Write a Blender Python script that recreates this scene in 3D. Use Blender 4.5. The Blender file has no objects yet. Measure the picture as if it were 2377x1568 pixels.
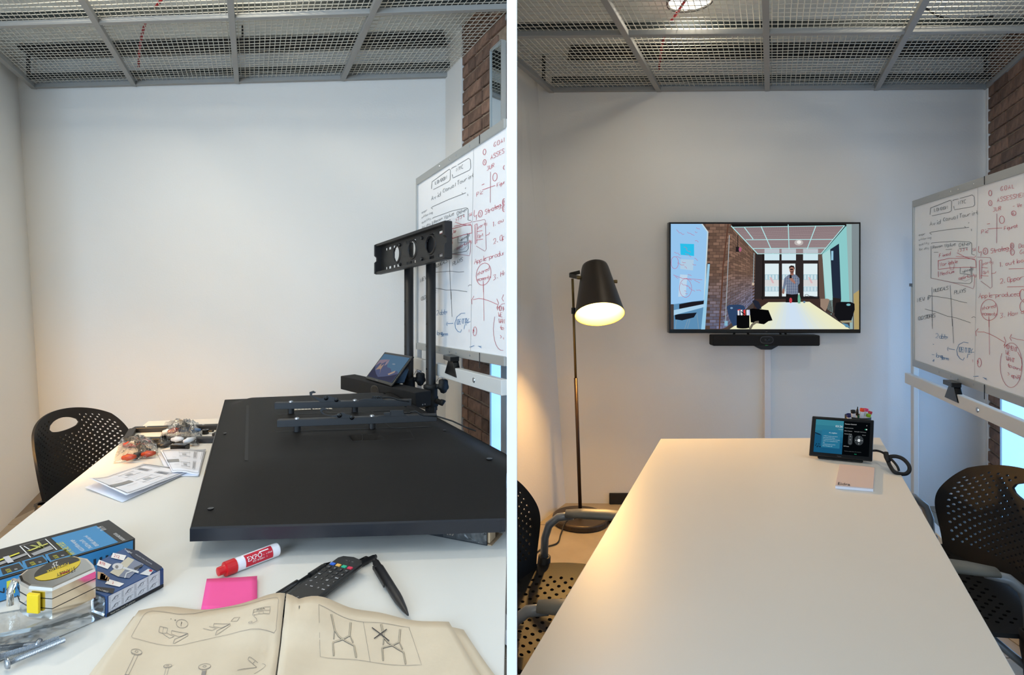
import bpy, bmesh, math, random
from mathutils import Vector, Matrix
random.seed(7)
SC = bpy.context.scene
COL = SC.collection

# ------------------------------------------------------------------ camera, world, light, exposure
F, CX, HY, EYE = 1400.0, 1188.5, 650.0, 1.43      # focal length and horizon of the 2377 x 1568 frame
EXPO = 0.0
cam = bpy.data.cameras.new('camera'); cam.sensor_fit = 'HORIZONTAL'; cam.sensor_width = 36
cam.lens = 36 * F / 2377; cam.shift_y = -(784 - HY) / 2377; cam.clip_start = .02
camo = bpy.data.objects.new('camera', cam); COL.objects.link(camo)
camo.location = (0, 0, EYE); camo.rotation_euler = (math.pi / 2, 0, 0)
SC.camera = camo
vs = SC.view_settings
vs.view_transform = 'Standard'; vs.look = 'None'; vs.exposure = EXPO; vs.gamma = 1; vs.use_curve_mapping = False

wd = bpy.data.worlds.new('World'); SC.world = wd; wd.use_nodes = True
bg = wd.node_tree.nodes['Background']; bg.inputs[0].default_value = (.62, .78, 1, 1); bg.inputs[1].default_value = .6

def area(name, loc, rot, sx, sy, e, col, shape='RECTANGLE', spread=math.pi):
    l = bpy.data.lights.new(name, 'AREA'); l.shape = shape; l.size = sx; l.size_y = sy; l.energy = e; l.color = col; l.spread = spread
    o = bpy.data.objects.new(name, l); COL.objects.link(o); o.location = loc; o.rotation_euler = rot
    return o
# daylight entering by the two windows behind the camera
area('daylight_left', (-1.65, -1.9, 1.6), (math.radians(90), 0, 0), 2.1, 1.9, 130, (.57, .77, 1))
area('daylight_right', (1.6, -1.9, 1.4), (math.radians(90), 0, 0), 2.1, 1.5, 9, (.52, .74, 1))

# added blue fill from an unseen, made-up window behind the right-hand whiteboard
area('blue_side_fill', (2.655, 2.45, .95), (0, math.radians(90), 0), 1.2, .95, 6, (.34, .64, 1))

# ------------------------------------------------------------------ helpers
def W(px, py, d):
    return Vector(((px - CX) / F * d, d, EYE - (py - HY) / F * d))
def Zp(px, py, z):
    return W(px, py, (EYE - z) * F / (py - HY))
def onplane(px, py, p, n):
    r = W(px, py, 1) - Vector((0, 0, EYE)); o = Vector((0, 0, EYE))
    return o + r * ((p - o).dot(n) / r.dot(n))
def lin(c):
    return tuple((v / 255 / 12.92) if v / 255 <= .04045 else ((v / 255 + .055) / 1.055) ** 2.4 for v in c)

def nodes_of(name):
    m = bpy.data.materials.new(name); m.use_nodes = True
    return m, m.node_tree, m.node_tree.nodes['Principled BSDF']
def M(name, col, rough=.5, metal=0, bump=0, scale=60, var=0, vscale=8, spec=.5, coat=0, rnd=0, emit=0, detail=3):
    """a procedural surface: base colour with slight noise variation, noise bump"""
    m, t, b = nodes_of(name); c = lin(col)
    b.inputs['Base Color'].default_value = (*c, 1); b.inputs['Roughness'].default_value = rough
    b.inputs['Metallic'].default_value = metal; b.inputs['Specular IOR Level'].default_value = spec
    b.inputs['Coat Weight'].default_value = coat
    if emit:
        b.inputs['Emission Color'].default_value = (*c, 1); b.inputs['Emission Strength'].default_value = emit
    tc = t.nodes.new('ShaderNodeTexCoord')
    if var or rnd:
        n = t.nodes.new('ShaderNodeTexNoise'); n.inputs['Scale'].default_value = vscale; n.inputs['Detail'].default_value = 5
        t.links.new(tc.outputs['Object'], n.inputs['Vector'])
        mr = t.nodes.new('ShaderNodeMapRange'); mr.inputs[1].default_value = .3; mr.inputs[2].default_value = .7
        mr.inputs[3].default_value = 1 - var; mr.inputs[4].default_value = 1 + var
        t.links.new(n.outputs['Fac'], mr.inputs[0])
        val = mr.outputs[0]
        if rnd:
            oi = t.nodes.new('ShaderNodeObjectInfo')
            m2 = t.nodes.new('ShaderNodeMapRange'); m2.inputs[3].default_value = 1 - rnd; m2.inputs[4].default_value = 1 + rnd
            t.links.new(oi.outputs['Random'], m2.inputs[0])
            mm = t.nodes.new('ShaderNodeMath'); mm.operation = 'MULTIPLY'
            t.links.new(val, mm.inputs[0]); t.links.new(m2.outputs[0], mm.inputs[1]); val = mm.outputs[0]
        mx = t.nodes.new('ShaderNodeVectorMath'); mx.operation = 'SCALE'; mx.inputs[0].default_value = c
        t.links.new(val, mx.inputs['Scale']); t.links.new(mx.outputs[0], b.inputs['Base Color'])
    if bump:
        n = t.nodes.new('ShaderNodeTexNoise'); n.inputs['Scale'].default_value = scale; n.inputs['Detail'].default_value = detail
        t.links.new(tc.outputs['Object'], n.inputs['Vector'])
        bp = t.nodes.new('ShaderNodeBump'); bp.inputs['Strength'].default_value = bump; bp.inputs['Distance'].default_value = .004
        t.links.new(n.outputs['Fac'], bp.inputs['Height']); t.links.new(bp.outputs[0], b.inputs['Normal'])
    return m
_ink = {}
def ink(col, emit=0, rough=.55):
    """flat print (or a lit screen colour when emit is given)"""
    k = (tuple(col), emit, rough)
    if k not in _ink:
        if emit:
            m = bpy.data.materials.new('screen_colour'); m.use_nodes = True; t = m.node_tree
            t.nodes.remove(t.nodes['Principled BSDF']); e = t.nodes.new('ShaderNodeEmission')
            e.inputs[0].default_value = (*lin(col), 1); e.inputs[1].default_value = emit
            t.links.new(e.outputs[0], t.nodes['Material Output'].inputs[0])
        else:
            m, t, b = nodes_of('ink'); b.inputs['Base Color'].default_value = (*lin(col), 1); b.inputs['Roughness'].default_value = rough
        _ink[k] = m
    return _ink[k]
def film(name, tint=(235, 238, 240), alpha=.16, rough=.08, bump=.6, scale=40):
    """clear plastic film: mostly see-through, with glossy wrinkles"""
    m = bpy.data.materials.new(name); m.use_nodes = True; t = m.node_tree; t.nodes.remove(t.nodes['Principled BSDF'])
    tr = t.nodes.new('ShaderNodeBsdfTransparent'); tr.inputs[0].default_value = (.96, .97, .98, 1)
    gl = t.nodes.new('ShaderNodeBsdfGlossy'); gl.inputs[0].default_value = (*lin(tint), 1); gl.inputs[1].default_value = rough
    fr = t.nodes.new('ShaderNodeFresnel'); fr.inputs[0].default_value = 1.5
    ad = t.nodes.new('ShaderNodeMath'); ad.operation = 'ADD'; ad.inputs[1].default_value = alpha; ad.use_clamp = True
    mx = t.nodes.new('ShaderNodeMixShader'); t.links.new(fr.outputs[0], ad.inputs[0]); t.links.new(ad.outputs[0], mx.inputs[0])
    t.links.new(tr.outputs[0], mx.inputs[1]); t.links.new(gl.outputs[0], mx.inputs[2])
    t.links.new(mx.outputs[0], t.nodes['Material Output'].inputs[0])
    if bump:
        tc = t.nodes.new('ShaderNodeTexCoord'); n = t.nodes.new('ShaderNodeTexNoise'); n.inputs['Scale'].default_value = scale
        bp = t.nodes.new('ShaderNodeBump'); bp.inputs['Strength'].default_value = bump; bp.inputs['Distance'].default_value = .01
        t.links.new(tc.outputs['Object'], n.inputs['Vector']); t.links.new(n.outputs['Fac'], bp.inputs['Height'])
        t.links.new(bp.outputs[0], gl.inputs['Normal']); t.links.new(bp.outputs[0], fr.inputs['Normal'])
    return m

ORG = {}
def tag(o, label=None, cat=None, group=None, kind=None):
    if label: o['label'] = label
    if cat: o['category'] = cat
    if group: o['group'] = group
    if kind: o['kind'] = kind
    return o
def thing(name, label, cat, loc=(0, 0, 0), group=None, kind=None):
    o = bpy.data.objects.new(name, None); COL.objects.link(o); o.location = loc; o.empty_display_size = .05
    ORG[o.name] = Vector(loc)
    return tag(o, label, cat, group, kind)

class MB:
    """collects shapes in world (or local) coordinates; build() links them as ONE mesh object"""
    def __init__(s): s.v = []; s.f = []; s.m = []; s.k = 0
    def add(s, vs, fs):
        n = len(s.v); s.v += [Vector(v) for v in vs]; s.f += [tuple(i + n for i in f) for f in fs]; s.m += [s.k] * len(fs); return s
    def mat(s, k): s.k = k; return s
    def box(s, a, b):
        x0, y0, z0 = a; x1, y1, z1 = b
        return s.hexa([(x0, y0, z0), (x1, y0, z0), (x1, y1, z0), (x0, y1, z0)], [(x0, y0, z1), (x1, y0, z1), (x1, y1, z1), (x0, y1, z1)])
    def hexa(s, lo, hi):
        return s.add(list(lo) + list(hi), [(3, 2, 1, 0), (4, 5, 6, 7), (0, 1, 5, 4), (1, 2, 6, 5), (2, 3, 7, 6), (3, 0, 4, 7)])
    def obox(s, c, ax, ay, az):
        """box by centre and three half-extent vectors"""
        c = Vector(c); ax = Vector(ax); ay = Vector(ay); az = Vector(az)
        lo = [c - ax - ay - az, c + ax - ay - az, c + ax + ay - az, c - ax + ay - az]
        return s.hexa(lo, [p + 2 * az for p in lo])
    def prism(s, pts, vec):
        vec = Vector(vec); n = len(pts); p = [Vector(q) for q in pts]
        fs = [tuple(range(n))[::-1], tuple(range(n, 2 * n))] + [(i, (i + 1) % n, (i + 1) % n + n, i + n) for i in range(n)]
        return s.add(p + [q + vec for q in p], fs)
    def beam(s, a, b, w, h, up=(0, 0, 1)):
        a = Vector(a); b = Vector(b); d = (b - a); u = Vector(up); x = d.cross(u).normalized(); y = x.cross(d).normalized()
        return s.obox((a + b) / 2, x * w / 2, d / 2, y * h / 2)
    def tube(s, path, r, n=10, caps=True, flat=1.0):
        P = [Vector(p) for p in path]; R = r if isinstance(r, (list, tuple)) else [r] * len(P)
        vs = []; prev = None
        for i, p in enumerate(P):
            t = (P[min(i + 1, len(P) - 1)] - P[max(i - 1, 0)]).normalized()
            if prev is None:
                x = t.orthogonal().normalized() if abs(t.z) > .9 else t.cross(Vector((0, 0, 1))).normalized()
            else:
                x = (prev - t * prev.dot(t)).normalized()
            prev = x; y = t.cross(x)
            vs += [p + x * math.cos(2 * math.pi * k / n) * R[i] + y * math.sin(2 * math.pi * k / n) * R[i] * flat for k in range(n)]
        fs = [(i * n + k, i * n + (k + 1) % n, (i + 1) * n + (k + 1) % n, (i + 1) * n + k) for i in range(len(P) - 1) for k in range(n)]
        if caps: fs += [tuple(range(n))[::-1], tuple(range((len(P) - 1) * n, len(P) * n))]
        return s.add(vs, fs)
    def lathe(s, prof, o, axis=(0, 0, 1), n=24, caps=True):
        """profile [(radius, height)] about an axis"""
        o = Vector(o); a = Vector(axis).normalized(); x = a.orthogonal().normalized(); y = a.cross(x); vs = []
        for r, h in prof: vs += [o + a * h + (x * math.cos(2 * math.pi * k / n) + y * math.sin(2 * math.pi * k / n)) * r for k in range(n)]
        m = len(prof)
        fs = [(i * n + k, i * n + (k + 1) % n, (i + 1) * n + (k + 1) % n, (i + 1) * n + k) for i in range(m - 1) for k in range(n)]
        if caps: fs += [tuple(range(n))[::-1], tuple(range((m - 1) * n, m * n))]
        return s.add(vs, fs)
    def grid(s, fn, us, vs_):
        nu, nv = len(us), len(vs_)
        vv = [fn(u, v) for v in vs_ for u in us]
        return s.add(vv, [(j * nu + i, j * nu + i + 1, (j + 1) * nu + i + 1, (j + 1) * nu + i) for j in range(nv - 1) for i in range(nu - 1)])
    def build(s, name, mat, parent=None, smooth=False, bevel=0, label=None, cat=None, group=None, kind=None, solid=0, seg=2, sub=0, local=False):
        me = bpy.data.meshes.new(name); o0 = Vector((0, 0, 0))
        if parent is not None and not local: o0 = ORG.get(parent.name, o0)
        me.from_pydata([tuple(v - o0) for v in s.v], [], s.f)
        mats = mat if isinstance(mat, (list, tuple)) else [mat]
        for m in mats: me.materials.append(m)
        if len(mats) > 1:
            for p, k in zip(me.polygons, s.m): p.material_index = k
        if smooth:
            for p in me.polygons: p.use_smooth = True
        o = bpy.data.objects.new(name, me); COL.objects.link(o)
        if parent is not None: o.parent = parent
        ORG[o.name] = o0
        if solid:
            md = o.modifiers.new('thickness', 'SOLIDIFY'); md.thickness = solid; md.offset = 0
        if bevel:
            md = o.modifiers.new('bevel', 'BEVEL'); md.width = bevel; md.segments = seg; md.limit_method = 'ANGLE'; md.angle_limit = .6
        if sub:
            md = o.modifiers.new('sub', 'SUBSURF'); md.levels = sub; md.render_levels = sub
        return tag(o, label, cat, group, kind)
def smooth_by_angle(o, ang=.7):
    for p in o.data.polygons: p.use_smooth = True
    es = {}
    for p in o.data.polygons:
        for ek in p.edge_keys: es.setdefault(ek, []).append(p.normal.copy())
    for e in o.data.edges:
        ns = es.get(tuple(sorted(e.vertices)), [])
        if len(ns) == 2 and ns[0].angle(ns[1], 0) > ang: e.use_edge_sharp = True
    return o

# stroke lettering on a 0-4 x 0-8 cell: baseline at y=2
GL = {'A': '022842|1434', 'B': '020828374635050535444202'.replace('050535', '3505|35'), 'C': '48281705032242', 'D': '0208284743220 2'.replace(' ', ''),
'E': '48080242|0535', 'F': '480802|0535', 'G': '4828170503224244 24'.replace(' ', ''), 'H': '0802|4842|0545', 'I': '2822', 'J': '38331202', 'K': '0802|480542', 'L': '080242',
'M': '0208254842', 'N': '02084248', 'O': '1807031232434738 18'.replace(' ', ''), 'P': '02083847463505', 'Q': '18070312324347381 8|2441'.replace(' ', ''),
'R': '02083847463505|2542', 'S': '4738180706354342320 2'.replace(' ', '').replace('4342', '43'), 'T': '0848|2822', 'U': '0803123242 48'.replace(' ', '').replace('3242', '3243'), 'V': '082248', 'W': '0812253248', 'X': '0842|4802',
'Y': '0825|482522', 'Z': '08480242', 'a': '451605031242|4542', 'b': '0802|05254443220 2'.replace(' ', ''), 'c': '4515040312 42'.replace(' ', ''), 'd': '4842|45150403 1242'.replace(' ', ''), 'e': '04444515040312 42'.replace(' ', ''),
'f': '4838272 2|0545'.replace(' ', ''), 'g': '45150403123 3|45413010'.replace(' ', ''), 'h': '0802|05254442', 'i': '2522|2728', 'j': '25211000', 'k': '0802|4504 42'.replace(' ', ''), 'l': '2822', 'm': '0502|041525 22|24354542'.replace(' ', ''),
'n': '0502|04254542', 'o': '1504031232434435 15'.replace(' ', ''), 'p': '0500|05354443220 2'.replace(' ', ''), 'q': '45150403 1242|4540'.replace(' ', ''), 'r': '0502|042545', 's': '4515044412 02'.replace(' ', ''), 't': '2823324 2|0545'.replace(' ', ''),
'u': '0503123242|4542', 'v': '052245', 'w': '0512253245', 'x': '0542|4502', 'y': '0522|454010', 'z': '05450242', '1': '172822', '2': '071838474502 42'.replace(' ', ''), '3': '084825444312 02'.replace(' ', ''), '4': '38044 4|3532'.replace(' ', ''),
'5': '480805354443220 2'.replace(' ', ''), '6': '4817030312324435 05'.replace(' ', ''), '7': '084812', '8': '1807364312033718 18'.replace(' ', ''), '9': '4535063748 4312'.replace(' ', ''), '0': '1807031232434738 18'.replace(' ', ''),
'-': '0545', '.': '2223', ',': '2311', ':': '2223|2526', '?': '0718384745 2524|2223'.replace(' ', ''), '/': '0048', "'": '2827', '(': '38141230', ')': '18343210', '+': '0545|2723', '>': '073 503'.replace(' ', ''), '<': '47154 3'.replace(' ', ''), '%': '0248|0708|4243'}
GLC = {}
for k, s in GL.items():
    GLC[k] = [[(int(q[i]), int(q[i + 1]) - 2) for i in range(0, len(q) - 1, 2)] for q in s.split('|')]

class Art:
    """flat print / handwriting / screen picture: 2-D shapes put on a surface by fn(u, v, height)"""
    def __init__(s, fn, step=.0002, emit=0): s.fn = fn; s.step = step; s.mb = MB(); s.mats = []; s.emit = emit; s.keys = {}
    def _k(s, col):
        col = tuple(col)
        if col not in s.keys: s.keys[col] = len(s.mats); s.mats.append(ink(col, s.emit))
        s.mb.mat(s.keys[col])
    def poly(s, pts, col, lay=1):
        s._k(col); s.mb.add([s.fn(u, v, lay * s.step) for u, v in pts], [tuple(range(len(pts)))])
    def rect(s, a, b, c, d, col, lay=1): s.poly([(a, b), (c, b), (c, d), (a, d)], col, lay)
    def ell(s, cx, cy, rx, ry, col, lay=1, n=16, a0=0, a1=2 * math.pi):
        s.poly([(cx + rx * math.cos(a0 + (a1 - a0) * i / n), cy + ry * math.sin(a0 + (a1 - a0) * i / n)) for i in range(n)], col, lay)
    def line(s, pts, w, col, lay=1, closed=False, sub=1):
        s._k(col); P = [Vector(p) for p in pts]
        if closed: P.append(P[0])
        if sub > 1: P = [P[i].lerp(P[i + 1], k / sub) for i in range(len(P) - 1) for k in range(sub)] + [P[-1]]
        L, R = [], []
        for i, p in enumerate(P):
            t = P[min(i + 1, len(P) - 1)] - P[max(i - 1, 0)]
            if t.length < 1e-9: t = Vector((1, 0))
            t.normalize(); n = Vector((-t.y, t.x)) * w / 2
            L.append(p + n); R.append(p - n)
        vs = [s.fn(q.x, q.y, lay * s.step) for pr in zip(L, R) for q in pr]
        s.mb.add(vs, [(2 * i, 2 * i + 1, 2 * i + 3, 2 * i + 2) for i in range(len(P) - 1)])
    def ring(s, cx, cy, rx, ry, w, col, lay=1, a0=0, a1=2 * math.pi, n=22):
        s.line([(cx + rx * math.cos(a0 + (a1 - a0) * i / n), cy + ry * math.sin(a0 + (a1 - a0) * i / n)) for i in range(n + 1)], w, col, lay)
    def hand(s, txt, x, y, h, w, col, dx=(1, 0), dy=(0, -1), sp=1.0, lay=1, jit=.25):
        """stroke letters; h is the capital height, dx / dy the writing and up directions"""
        rr = random.Random(txt); k = h / 6; cx = 0
        for ch in txt:
            for st in GLC.get(ch, []):
                pts = []
                for a, b in st:
                    a = a * .82 + rr.uniform(-jit, jit) + cx; b = b + rr.uniform(-jit, jit)
                    pts.append((x + (a * dx[0] + b * dy[0]) * k, y + (a * dx[1] + b * dy[1]) * k))
                if len(pts) == 2 and (Vector(pts[0]) - Vector(pts[1])).length < w: pts[1] = (pts[0][0] + w * dx[0], pts[0][1] + w * dx[1])
                s.line(pts, w, col, lay)
            cx += (4.6 if ch != ' ' else 3.2) * sp * (.6 if ch in 'iljI1.,:' else 1)
    def text(s, txt, x, y, size, col, dx=(1, 0), dy=(0, 1), align='LEFT', lay=1, sx=1.0):
        s._k(col); cu = bpy.data.curves.new('t', 'FONT'); cu.body = txt; cu.size = 1; cu.align_x = align; cu.resolution_u = 2
        ob = bpy.data.objects.new('t', cu); me = ob.to_mesh()
        vs = [s.fn(x + (v.co.x * sx * dx[0] + v.co.y * dy[0]) * size, y + (v.co.x * sx * dx[1] + v.co.y * dy[1]) * size, lay * s.step) for v in me.vertices]
        fs = [tuple(p.vertices) for p in me.polygons]
        s.mb.add(vs, fs); ob.to_mesh_clear(); bpy.data.objects.remove(ob); bpy.data.curves.remove(cu)
    def build(s, name, parent=None, **k): return s.mb.build(name, s.mats or [ink((0, 0, 0))], parent, **k)
def quadmap(a, b, c, d, flip=False):
    """(u right, v up) on the quad a=bottom-left b=bottom-right c=top-right d=top-left, height along its normal (towards the camera side)"""
    a, b, c, d = map(Vector, (a, b, c, d)); n = (b - a).cross(d - a).normalized()
    if flip: n = -n
    return lambda u, v, h: (a * (1 - u) + b * u) * (1 - v) + (d * (1 - u) + c * u) * v + n * h
def smooth(t):
    t = max(0, min(1, t)); return t * t * (3 - 2 * t)

# ------------------------------------------------------------------ materials
WALL = M('white_paint', (226, 224, 219), .7, bump=.12, scale=90, var=.012, vscale=2)
PART = M('partition_white', (250, 250, 250), .6)
SLAB = M('grey_concrete', (214, 217, 213), .8, bump=.3, scale=14, var=.1, vscale=5)
MORTAR = M('mortar', (152, 132, 112), .95, bump=.8, scale=60, var=.2, vscale=30)
BRICK = M('old_brick', (122, 94, 78), .92, bump=.9, scale=45, var=.35, vscale=22, rnd=.28)
FLOORT = M('floor_tile', (150, 138, 120), .42, bump=.08, scale=40, var=.12, vscale=6, rnd=.07)
GROUT = M('floor_joint', (120, 108, 94), .8)
BLACKM = M('black_steel', (22, 22, 24), .5, bump=.05, scale=300)
DARKBEAM = M('dark_steel_beam', (12, 12, 13), .7)
GRIDM = M('grey_painted_steel', (150, 150, 147), .55)
WIRE = M('zinc_wire', (196, 194, 184), .45)
STRUT = M('perforated_channel', (34, 42, 44), .5, .3)
REDC = M('red_cable', (150, 20, 32), .5)
TABLE = M('white_laminate', (226, 222, 214), .42, bump=.03, scale=500, var=.01, vscale=3)
EDGE = M('laminate_edge', (214, 211, 206), .5)
SILVER = M('silver_paint', (140, 146, 152), .38, .35)
ARMG = M('grey_plastic', (112, 112, 106), .45, bump=.05, scale=200)
SHELL = M('black_plastic', (19, 18, 18), .5, bump=.08, scale=400, spec=.32)
ALU = M('brushed_aluminium', (176, 178, 176), .4, .5)
WFRAME = M('white_frame', (214, 214, 210), .45)
BOARD = M('whiteboard_enamel', (244, 245, 247), .3)
MIRROR = M('mirror_glass', (215, 225, 230), .03, 1)
TVB = M('tv_back_plastic', (24, 22, 21), .5, bump=.4, scale=900, detail=1, spec=.12)
TVE = M('tv_bezel', (20, 21, 28), .35)
BLK = M('black_gloss', (8, 8, 9), .2)
RUB = M('black_rubber', (14, 14, 15), .65)
FABR = M('speaker_cloth', (20, 19, 20), .9, bump=.4, scale=900)
CHROME = M('chrome', (225, 222, 216), .1, 1)
STEEL = M('zinc_bolt', (170, 175, 182), .28, .9)
BRASS = M('aged_brass', (120, 100, 62), .35, .8)
BRONZE = M('dark_bronze', (58, 50, 43), .42, .35, bump=.04, scale=120)
# ------------------------------------------------------------------ the setting
def struct(mb, name, mat, parent=None, **k):
    return mb.build(name, mat, parent, kind='structure' if parent is None else None, **k)
def wallquad(name, a, b, zt, mat, top=None, t=.06, out=(0, 1)):
    """upright wall between plan points a and b (top line may lean), with thickness outwards"""
    a2, b2 = top or (a, b); o = Vector((out[0], out[1], 0)) * t
    lo = [Vector((a[0], a[1], -.02)), Vector((b[0], b[1], -.02))]; hi = [Vector((a2[0], a2[1], zt)), Vector((b2[0], b2[1], zt))]
    return struct(MB().hexa([lo[0], lo[1], lo[1] + o, lo[0] + o], [hi[0], hi[1], hi[1] + o, hi[0] + o]), name, mat)

CLH, CRH = EYE + 1.31, EYE + 1.198          # underside of the two wire ceilings
SLH, SRH = EYE + 1.525, EYE + 1.415           # concrete slab above them
TOP = 3.35
# left room (the cluttered one)
LBL, LBR = (-3.225, 4.16), (-.417, 3.93)      # back corners on the floor
LBLt = (-3.42, 4.16)
wallquad('wall_back_left', LBL, LBR, SLH, WALL, top=(LBLt, (-.417, 3.93)), out=(0, 1))
wallquad('wall_left', (-2.80, 3.2), LBL, SLH, WALL, top=((-2.98, 3.2), LBLt), out=(-1, .3))
wallquad('wall_left_rear', (-2.80, -2.0), (-2.80, 3.2), SLH, WALL, top=((-2.98, -2.0), (-2.98, 3.2)), out=(-1, 0))
# right room (the tidied one)
RBL, RBR = (.345, 3.86), (3.0, 3.80)
RBLt = (.118, 3.86)
wallquad('wall_back_right', RBL, RBR, SRH, WALL, top=(RBLt, (3.0, 3.80)), out=(0, 1))
wallquad('wall_right', RBR, (2.70, 3.1), TOP, MORTAR, out=(1, .3))
wallquad('wall_right_rear', (2.70, 3.1), (2.70, -2.0), TOP, WALL, out=(1, 0))
# the thin white partition between the rooms; behind it the two side walls splay apart
struct(MB().box((-.0077, .9, -.02), (.0077, 3.62, TOP)), 'wall_partition', PART, bevel=.001)
struct(MB().box((-.02, -2.0, -.02), (.02, -.35, TOP)), 'wall_light_baffle', PART)  # added out of view, to block left window light from the right room
L0, L1 = (-.0077, 3.0), LBR
wallquad('wall_brick_left', L0, L1, TOP, MORTAR, out=(0, 1), t=.03)
wallquad('wall_divider_right', (.0077, 3.28), RBL, TOP, WALL, top=((.0077, 3.60), RBLt), out=(-.9, .2), t=.02)
# floor
fl = struct(MB().box((-3.6, -2.1, -.08), (3.4, 4.4, -.004)), 'floor', GROUT)
ORG[fl.name] = Vector((0, 0, 0))
tile_me = None
for i in range(-5, 5):
    for j in range(2, 7):
        x, y = i * .62 + .12, j * .62 - .2
        if tile_me is None:
            o = MB().box((-.3075, -.3075, -.004), (.3075, .3075, 0)).build('tile', FLOORT, bevel=.0015); tile_me = o
        else:
            o = tile_me.copy(); COL.objects.link(o)
        o.parent = fl; o.location = (x + .31, y + .31, 0)
# rear wall with the two windows
rw = MB()
for a, b, z0, z1 in ((-2.98, -2.75, 0, TOP), (-.55, .5, 0, TOP), (2.65, 2.76, 0, TOP), (-2.98, 2.76, 0, .62), (-2.98, 2.76, 2.65, TOP)):
    rw.box((a, -2.1, z0 - .02), (b, -2.0, z1))
struct(rw, 'wall_rear', WALL)
GLASS = film('window_glass', alpha=.0, bump=0)
for n, (a, b) in enumerate(((-2.75, -.55), (.5, 2.65))):
    w = struct(MB().box((a, -2.09, .62), (b, -2.01, .67)).box((a, -2.09, 2.6), (b, -2.01, 2.65)).box((a, -2.09, .67), (a + .05, -2.01, 2.6)).box((b - .05, -2.09, .67), (b, -2.01, 2.6)).box((a, -2.09, 2.05), (b, -2.01, 2.1)).box(((a + b) / 2 - .03, -2.09, .67), ((a + b) / 2 + .03, -2.01, 2.6)), 'window_%d' % (n + 1), BLACKM)
    MB().box((a + .04, -2.055, .64), (b - .04, -2.05, 2.62)).build('pane', GLASS, w)
# ceiling slabs, dark steel beams under them
struct(MB().box((-3.7, -2.1, SLH), (-.0, 4.3, SLH + .1)), 'ceiling_left', SLAB)
struct(MB().box((.0, -2.1, SRH), (3.4, 4.3, SRH + .1)), 'ceiling_right', SLAB)
def lp(p, q): return Vector((-3.27 + 2.88 * p + .43 * q, 4.12 - .22 * p - q, 0))     # left ceiling plan
def rp(p, q): return Vector((.25 + 2.73 * p - .43 * q, 3.85 - .07 * p - q, 0))      # right ceiling plan
tr = 0
for side, pf, s0, zc in ((0, lp, SLH, CLH), (1, rp, SRH, CRH)):
    up = Vector((0, 0, 1))
    for q in (.03, 1.62):
        a, b = pf(.02, q), pf(.985, q)
        if side == 0: a.x = max(a.x, -3.3)
        else: a.x += .06
        z0 = zc + (.187 if side == 0 else .19)
        tr += 1
        struct(MB().hexa([a + up * z0, b + up * z0, b + up * z0 + Vector((0, -.19, 0)), a + up * z0 + Vector((0, -.19, 0))],
                         [a + up * (s0 - .002), b + up * (s0 - .002), b + up * (s0 - .002) + Vector((0, -.19, 0)), a + up * (s0 - .002) + Vector((0, -.19, 0))]), 'trim_%d' % tr, DARKBEAM)

# ---- bricks
bm = []
for w in (.205, .098):
    o = MB().box((-w / 2, -.012, -.031), (w / 2, .012, .031)).build('brick', BRICK, bevel=.004, seg=2); bm.append(o)
first = [True, True]
def bricks(wall, a, b, z0, z1, nrm, lo, hi):
    a = Vector((*a, 0)); b = Vector((*b, 0)); d = (b - a); L = d.length; d.normalize(); rot = math.atan2(d.y, d.x)
    r = random.Random(3); k = 0; z = z0
    while z < z1:
        s = lo + r.uniform(-.008, .008); hd = (k % 3 == 2); s -= .11 * (k % 2)
        while s < hi:
            t = 1 if hd or (s < lo) else 0; w = (.205, .098)[t]
            if s + w > lo - .01:
                if s < lo - .02: s = lo - r.uniform(0, .015); t = 1; w = .098
                src = bm[t]
                if first[t]: o = src; first[t] = False
                else: o = src.copy(); COL.objects.link(o)
                o.parent = wall
                p = a + d * (s + w / 2) + Vector(nrm) * (.001 + r.uniform(-.003, .004))
                o.location = (p.x, p.y, z + .031); o.rotation_euler = (0, r.uniform(-.015, .015), rot + r.uniform(-.02, .02))
            s += w + .013
        z += .0755; k += 1
wl = bpy.data.objects['wall_brick_left']; wr = bpy.data.objects['wall_right']
# left: brick begins a hand's width from the back corner
bricks(wl, L1, L0, .0, TOP - .1, (-.9, -.43, 0), .325, .86)
bricks(wr, RBR, (2.70, 3.1), .0, TOP - .1, (-.92, .39, 0), .05, .62)
# plaster return between back corner and brick in the left room
dl = (Vector((*L0, 0)) - Vector((*L1, 0))).normalized(); nl = Vector((-.9, -.43, 0)).normalized()
a = Vector((*L1, 0))
struct(MB().hexa([a, a + dl * .315, a + dl * .315 + nl * .018, a + nl * .018], [p + Vector((0, 0, TOP)) for p in (a, a + dl * .32, a + dl * .32 + nl * .018, a + nl * .018)]), 'trim_5', WALL, bevel=.004)
dr = (Vector((2.70, 3.1, 0)) - Vector((*RBR, 0))).normalized(); nr = Vector((-.92, .39, 0)).normalized(); b = Vector((*RBR, 0))
struct(MB().hexa([b, b + dr * .045, b + dr * .045 + nr * .016, b + nr * .016], [p + Vector((0, 0, TOP)) for p in (b, b + dr * .05, b + dr * .05 + nr * .016, b + nr * .016)]), 'trim_6', WALL, bevel=.004)
# black cove base behind the floor lamp
struct(MB().box((.62, 3.835, 0), (1.0, 3.85, .07)), 'trim_7', BLACKM, bevel=.003)

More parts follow.
